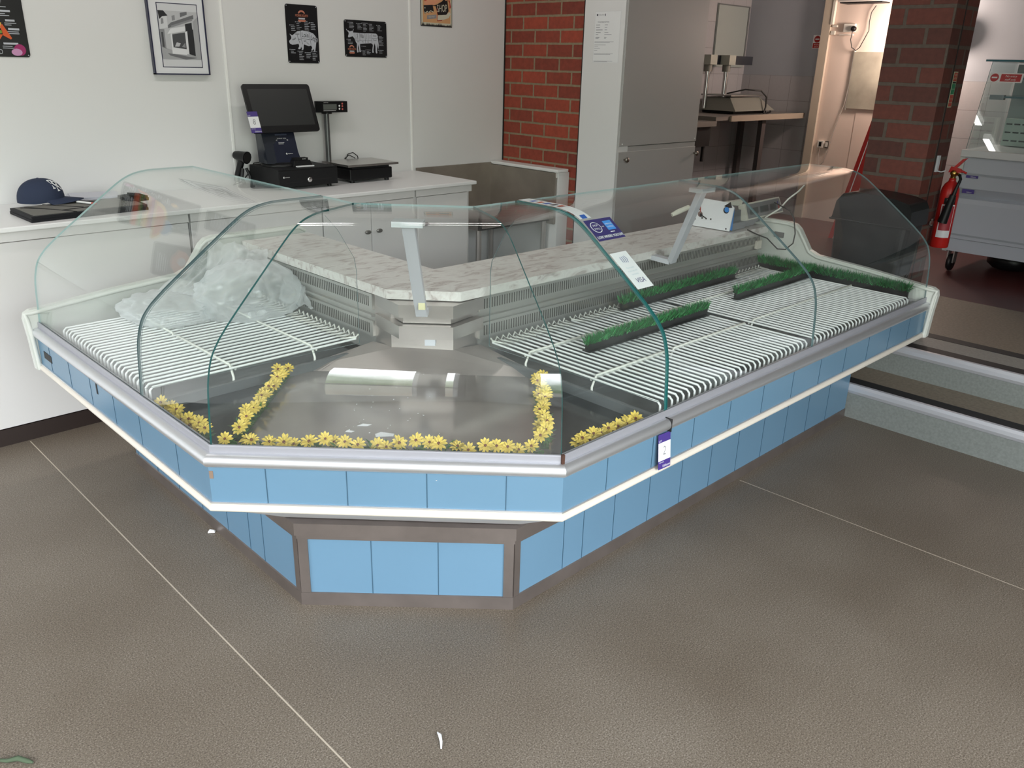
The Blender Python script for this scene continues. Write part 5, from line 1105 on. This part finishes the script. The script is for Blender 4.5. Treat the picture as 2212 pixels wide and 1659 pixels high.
# black lidded bin in front of the pier
t = thing('litter_bin', 'tall black plastic bin standing behind the counter end in front of the brick pier', 'bin', (4.27, 1.7, .328))
def rrect(x0_, x1_, y0_, y1_, z, r, n=5):
    o = []
    for cx, cy, a in ((x1_-r, y1_-r, 0), (x0_+r, y1_-r, 90), (x0_+r, y0_+r, 180), (x1_-r, y0_+r, 270)):
        for k in range(n): an = math.radians(a+k*90/(n-1)); o.append((cx+r*math.cos(an), cy+r*math.sin(an), z))
    return o
c = MB(); c.loft(rrect(4.175, 4.37, 1.54, 1.86, .3285, .04), rrect(4.165, 4.385, 1.505, 1.885, .90, .04), 0); c.build('body', BLACK, t)
c = MB()
lid = [(1.895, .90), (1.89, .92), (1.88, .99), (1.85, 1.03), (1.79, 1.045), (1.68, 1.040), (1.58, 1.030), (1.52, 1.015), (1.502, .98), (1.497, .90)]
c.loft([(4.163, y, z) for y, z in lid], [(4.385, y, z) for y, z in lid], 0); c.box(4.158, 4.18, 1.49, 1.905, .895, .905); c.build('lid', BLACK, t, bevel=.008)
# photoluminescent strip sign and hook on the pier, extinguisher, wooden block
c = MB(); A = Art(c, (4.535, 1.5675, 1.451), (1, 0, 0), (0, 0, 1), .0006); q = [A.P(0, 0, 0), A.P(.052, 0, 0), A.P(.052, .166, 0), A.P(0, .166, 0)]; c.loft([p+Vector((0, .001, 0)) for p in q], q, 0)
A.rect(.004, .048, .122, .162, 1, 1); A.text('FIRE', .026, .150, .015, 0, 2, .8); A.text('ACTION', .026, .135, .012, 0, 2, .8); A.rect(.004, .048, .112, .119, 3, 1); A.rect(.004, .048, .062, .110, 2, 1); A.rect(.004, .048, .004, .059, 1, 1)
for z in (.086, .040, .022): A.rect(.004, .048, z-.001, z+.001, 0, 2)
tag(c.build('fire_action_sign', [mat('sign_lime', (.50, .60, .42, 1), .5), mat('sign_pale_red', (.45, .06, .04, 1), .5), mat('sign_leaf', (.02, .22, .10, 1), .5), BLACKM]), 'narrow red and green fire action sign on the side of the brick pier', 'sign')
c = MB(); c.box(4.542, 4.566, 1.559, 1.5695, 1.14, 1.22, 0); c.tube([(4.555, 1.562, 1.145), (4.570, 1.545, 1.14), (4.595, 1.535, 1.145)], .003, 6, 0); tag(c.build('wall_hook', mat('hook_white', (.55, .58, .62, 1), .4)), 'small pale wall hook on the pier above the extinguisher', 'hook')
ex, ey, ez = 6.90, 2.25, .3285
t = thing('fire_extinguisher', 'red carbon dioxide fire extinguisher with black horn beside the brick pier', 'fire extinguisher', (ex, ey, ez))
c = MB(); c.lathe([(.070, 0), (.076, .008), (.076, .44), (.070, .49), (.052, .53), (.032, .548), (.028, .56), (.028, .575), (.0, .576)], (ex, ey, ez), 32); c.build('cylinder', RED, t)
c = MB(); c.lathe([(.022, .57), (.022, .60), (.030, .605), (.030, .625), (.018, .64), (0, .642)], (ex, ey, ez), 16); c.tube([(ex, ey, ez+.612), (ex-.03, ey-.05, ez+.612)], .012, 10); c.build('valve', mat('brass', (.55, .35, .10, 1), .25, 1), t)
c = MB(); c.loft([(ex-.01, ey+.03, ez+.64), (ex+.01, ey+.03, ez+.64), (ex+.01, ey-.02, ez+.665), (ex-.01, ey-.02, ez+.665)], [(ex-.012, ey-.05, ez+.735), (ex+.012, ey-.05, ez+.735), (ex+.012, ey-.085, ez+.745), (ex-.012, ey-.085, ez+.745)]); c.loft([(ex-.012, ey+.045, ez+.62), (ex+.012, ey+.045, ez+.62), (ex+.012, ey+.03, ez+.67), (ex-.012, ey+.03, ez+.67)], [(ex-.012, ey-.06, ez+.625), (ex+.012, ey-.06, ez+.625), (ex+.012, ey-.05, ez+.655), (ex-.012, ey-.05, ez+.655)]); c.tube([(ex, ey-.05, ez+.64), (ex, ey-.10, ez+.625)], .009, 8); c.build('handle', mat('handle_red', (.38, .012, .010, 1), .35), t)
c = MB(); c.tube([(ex-.04, ey-.06, ez+.61), (ex-.07, ey-.085, ez+.58), (ex-.085, ey-.075, ez+.52), (ex-.09, ey-.06, ez+.44)], [.012, .012, .013, .018], 12); c.tube([(ex-.09, ey-.06, ez+.45), (ex-.098, ey-.02, ez+.22)], [.026, .040], 16); c.build('horn', BLACK, t)
c = MB()
def wrap(z0_, z1_, a0, a1, m, rr=.0766):
    n = 12; vs = []
    for z in (z0_, z1_):
        for k in range(n+1): a = math.radians(a0+(a1-a0)*k/n); vs.append((ex+rr*math.cos(a), ey+rr*math.sin(a), ez+z))
    c.add(vs, [(k, k+1, n+2+k, n+1+k) for k in range(n)], m, True)
wrap(.37, .42, 175, 245, 1); wrap(.09, .365, 165, 250, 0); wrap(.15, .355, 172, 246, 2, .0770); wrap(.09, .135, 170, 250, 0, .0772); wrap(.385, .41, 190, 205, 0, .0772)
c.build('label', [mat('ext_label_white', (.60, .60, .62, 1), .4), BLACKM, mat('ext_label_red', (.28, .02, .03, 1), .5)], t)
# the extinguisher hangs on the side of the pier
c = MB(); c.box(6.86, 6.94, 2.326, 2.342, .50, .56); c.box(6.80, 7.0, 2.318, 2.330, .515, .545); c.build('wall_bracket', STEEL, t)
t.location = (4.655, 1.510, .752); t.scale = (.60, .60, .617)
c = MB(); c.box(4.385, 4.3995, 1.5705, 1.607, .80, .87); tag(c.build('wood_block', mat('pale_wood', (.40, .34, .24, 1), .6)), 'small pale wooden block fixed low on the pier, left of the fire extinguisher', 'block')
# ------------------------------------------------------------------ white refrigerated display cabinet on wheels
t = thing('display_cabinet', 'white refrigerated display cabinet on castors with slanted glass front', 'display cabinet', (6.5, 1.2, .328))
CABWH = mat('cabinet_white', (.42, .44, .50, 1), .35); y0_, y1_ = .2, 1.955
body = [(6.10, .475), (6.10, .56), (6.085, .565), (6.085, .80), (6.10, .83), (6.13, .845), (6.09, .90), (6.09, 1.0), (6.10, 1.10), (6.80, 1.10), (6.80, .475)]
c = MB(); c.loft([(x, y0_, z) for x, z in body], [(x, y1_-.03, z) for x, z in body]); c.build('body', CABWH, t)
c = MB(); sidep = [(6.11, .465), (6.085, .56), (6.09, .85), (6.06, .90), (6.095, 1.14), (6.80, 1.14), (6.80, .465)]; c.loft([(x, y1_-.03, z) for x, z in sidep], [(x, y1_, z) for x, z in sidep]); c.build('side_panel', mat('cabinet_side', (.50, .51, .50, 1), .4), t, bevel=.006)
c = MB(); c.box(6.07, 6.80, y0_, y1_-.001, 1.10, 1.145); c.build('ledge', mat('ledge_white', (.60, .61, .63, 1), .35), t, bevel=.004)
for z in (.585, .985):
    c = MB(); c.box(6.083, 6.0865, y0_, y1_-.035, z, z+.012); c.build('trim_strip', mat('cabinet_trim', (.30, .32, .36, 1), .4), t)
c = MB(); c.box(6.10, 6.14, y0_+.01, y1_-.03, 1.1455, 1.15)
c = MB(); c.add([(6.12, y0_, 1.146), (6.12, y1_-.01, 1.146), (6.24, y1_-.02, 1.69), (6.24, y0_, 1.69), (6.127, y0_, 1.146), (6.127, y1_-.01, 1.146), (6.247, y1_-.02, 1.69), (6.247, y0_, 1.69)], [(0, 1, 2, 3), (4, 7, 6, 5)], 0); c.add([(6.12, y1_-.01, 1.146), (6.24, y1_-.02, 1.69), (6.250, y1_-.02, 1.69), (6.130, y1_-.01, 1.146)], [(0, 1, 2, 3)], 1)
c.build('front_glass', [GLASS2, TEAL], t)
c = MB(); P_ = [(6.13, 1.146), (6.25, 1.69), (6.75, 1.69), (6.75, 1.146)]; c.loft([(x, y1_-.02, z) for x, z in P_], [(x, y1_-.027, z) for x, z in P_]); c.build('side_glass', [GLASS2], t)
c = MB(); c.box(6.22, 6.80, y0_, y1_+.015, 1.69, 1.702); c.build('top_glass', mat('teal_top', (.02, .12, .15, 1), .15), t)
for z, x0_ in ((1.585, 6.36), (1.47, 6.26)):
    c = MB(); c.box(x0_, 6.74, y0_, y1_-.05 if z < 1.5 else y1_-.16, z, z+.012); sh = c.build('shelf', mat('shelf_glass', (.05, .13, .16, 1), .12), t)
    if z < 1.5: c = MB(); c.box(x0_-.01, x0_+.03, y1_-.13, y1_-.045, z-.012, z+.018); c.build('shelf_clip', mat('clip_grey', (.15, .16, .17, 1), .3, .7), sh)
BK = mat('cabinet_rear', (.34, .38, .38, 1), .5)
c = MB(); c.box(6.76, 6.79, y0_, y1_-.03, 1.145, 1.68, 0)
c.box(6.74, 6.76, 1.30, 1.78, 1.15, 1.42, 1); c.box(6.70, 6.76, 1.33, 1.44, 1.15, 1.36, 2); c.box(6.66, 6.74, 1.46, 1.66, 1.15, 1.33, 2); c.box(6.66, 6.74, 1.74, 1.90, 1.15, 1.33, 3)
for y in (1.49, 1.55, 1.61, 1.77, 1.82, 1.87):
    for z in (1.18, 1.235, 1.29): c.box(6.655, 6.661, y-.018, y+.018, z, z+.009, 1)
c.build('interior', [BK, mat('interior_dark', (.03, .035, .04, 1), .5), mat('vent_white', (.55, .60, .60, 1), .5), mat('vent_pale', (.42, .50, .46, 1), .5)], t)
for y in (1.895, .3):
    c = MB(); c.lathe([(.0, -.014), (.055, -.014), (.060, 0), (.055, .014), (0, .014)], (6.15, y, .389), 20, Matrix(((1, 0, 0), (0, 0, 1), (0, 1, 0)))); wh = c.build('castor', BLACK, t)
    c = MB(); c.box(6.12, 6.18, y-.024, y-.016, .389, .47); c.box(6.12, 6.18, y+.016, y+.024, .389, .47); c.build('castor_fork', STEEL, wh)
c = MB(); c.lathe([(.02, 0), (.12, .01), (.155, .04), (.16, .10), (.15, .105)], (6.55, 1.62, .329), 28); c.build('drain_pan', BLACK, t)
c = MB(); q0 = Vector((6.12+.092, 1.925, 1.57)); sl_ = Vector((.12, -.01, .544)).normalized(); A = Art(c, (6.12+.092-.003, 1.93, 1.565), (0, -1, 0), sl_, .0008)
q = [A.P(0, 0, 0), A.P(.20, 0, 0), A.P(.20, .058, 0), A.P(0, .058, 0)]; c.loft([p+Vector((.001, 0, 0)) for p in q], q, 0); noentry(A, .034, .029, .025); A.rect(.070, .190, .006, .052, 1, 1); A.text('No entry', .13, .039, .018, 0, 2, 1, 0, .2); A.text('staff only', .13, .018, .018, 0, 2, 1, 0, .2)
tag(c.build('no_entry_sticker', [WHITE, RED]), 'red and white No entry staff only sticker on the display cabinet glass', 'sticker')
for z, y_, lab in ((.968, 1.895, 'upper of the two purple tags on the white display cabinet'), (.868, 1.90, 'lower of the two purple tags on the white display cabinet')):
    c = MB(); c.box(6.0835, 6.0845, y_-.075, y_, z, z+.026, 0); A = Art(c, (6.083, y_, z), (0, -1, 0), (0, 0, 1), .0005); A.text('Eddisons', .045, .008, .010, 1, 1, .9)
    tag(c.build('lot_tag', [PURPLE, WHITE]), lab, 'tag')
# ------------------------------------------------------------------ added ceiling fill lamps and window signs (behind and above the camera)
def batten(x, y, ln, ax, e, colr, label):  # unseen fixture, added to lift the brightness of the back wall
    t = thing('ceiling_fill_lamp', label, 'lamp', (x, y, CEIL-.09))
    c = MB(); hx, hy = (ln/2, .05) if ax == 'x' else (.05, ln/2)
    c.box(x-hx, x+hx, y-hy, y+hy, CEIL-.03, CEIL-.0005); c.build('housing', WHITE, t)
    c = MB(); c.box(x-hx*.97, x+hx*.97, y-hy*.7, y+hy*.7, CEIL-.07, CEIL-.03); m = mat('fill_diffuser', (1, .97, .93, 1), .5, emis=2.0); c.build('diffuser', m, t)
    l = lamp('fill_light', 'AREA', (x, y, CEIL-.085), (0, 0, 0), e, colr, shape='RECTANGLE', size=hx*2*.95, size_y=max(hy*1.4, .06)); return l
batten(1.2, 3.2, 1.5, 'x', 9, (1, .97, .94), 'unseen ceiling batten added as fill light above the left of the worktop')
batten(3.0, 3.2, 1.5, 'x', 5, (1, .95, .90), 'unseen ceiling batten added as fill light above the sink end of the worktop')
t = thing('bulkhead_lamp', 'round bulkhead lamp on the cream wall hidden behind the brick pier', 'lamp', (7.33, 2.62, 1.9))
c = MB(); c.lathe([(.11, 0), (.11, .03), (.10, .035)], (7.355, 2.62, 1.9), 24, Matrix(((0, 0, -1), (0, 1, 0), (1, 0, 0)))); c.build('housing', WHITE, t)
c = MB(); c.lathe([(.10, .035), (.09, .07), (.05, .09), (0, .095)], (7.355, 2.62, 1.9), 24, Matrix(((0, 0, -1), (0, 1, 0), (1, 0, 0)))); c.build('diffuser', mat('lamp_warm', (1, .80, .66, 1), .5, emis=5.0), t)
lamp('bulkhead_light', 'POINT', (7.12, 2.85, 1.9), (0, 0, 0), 36, (1, .80, .68), shadow_soft_size=.10)
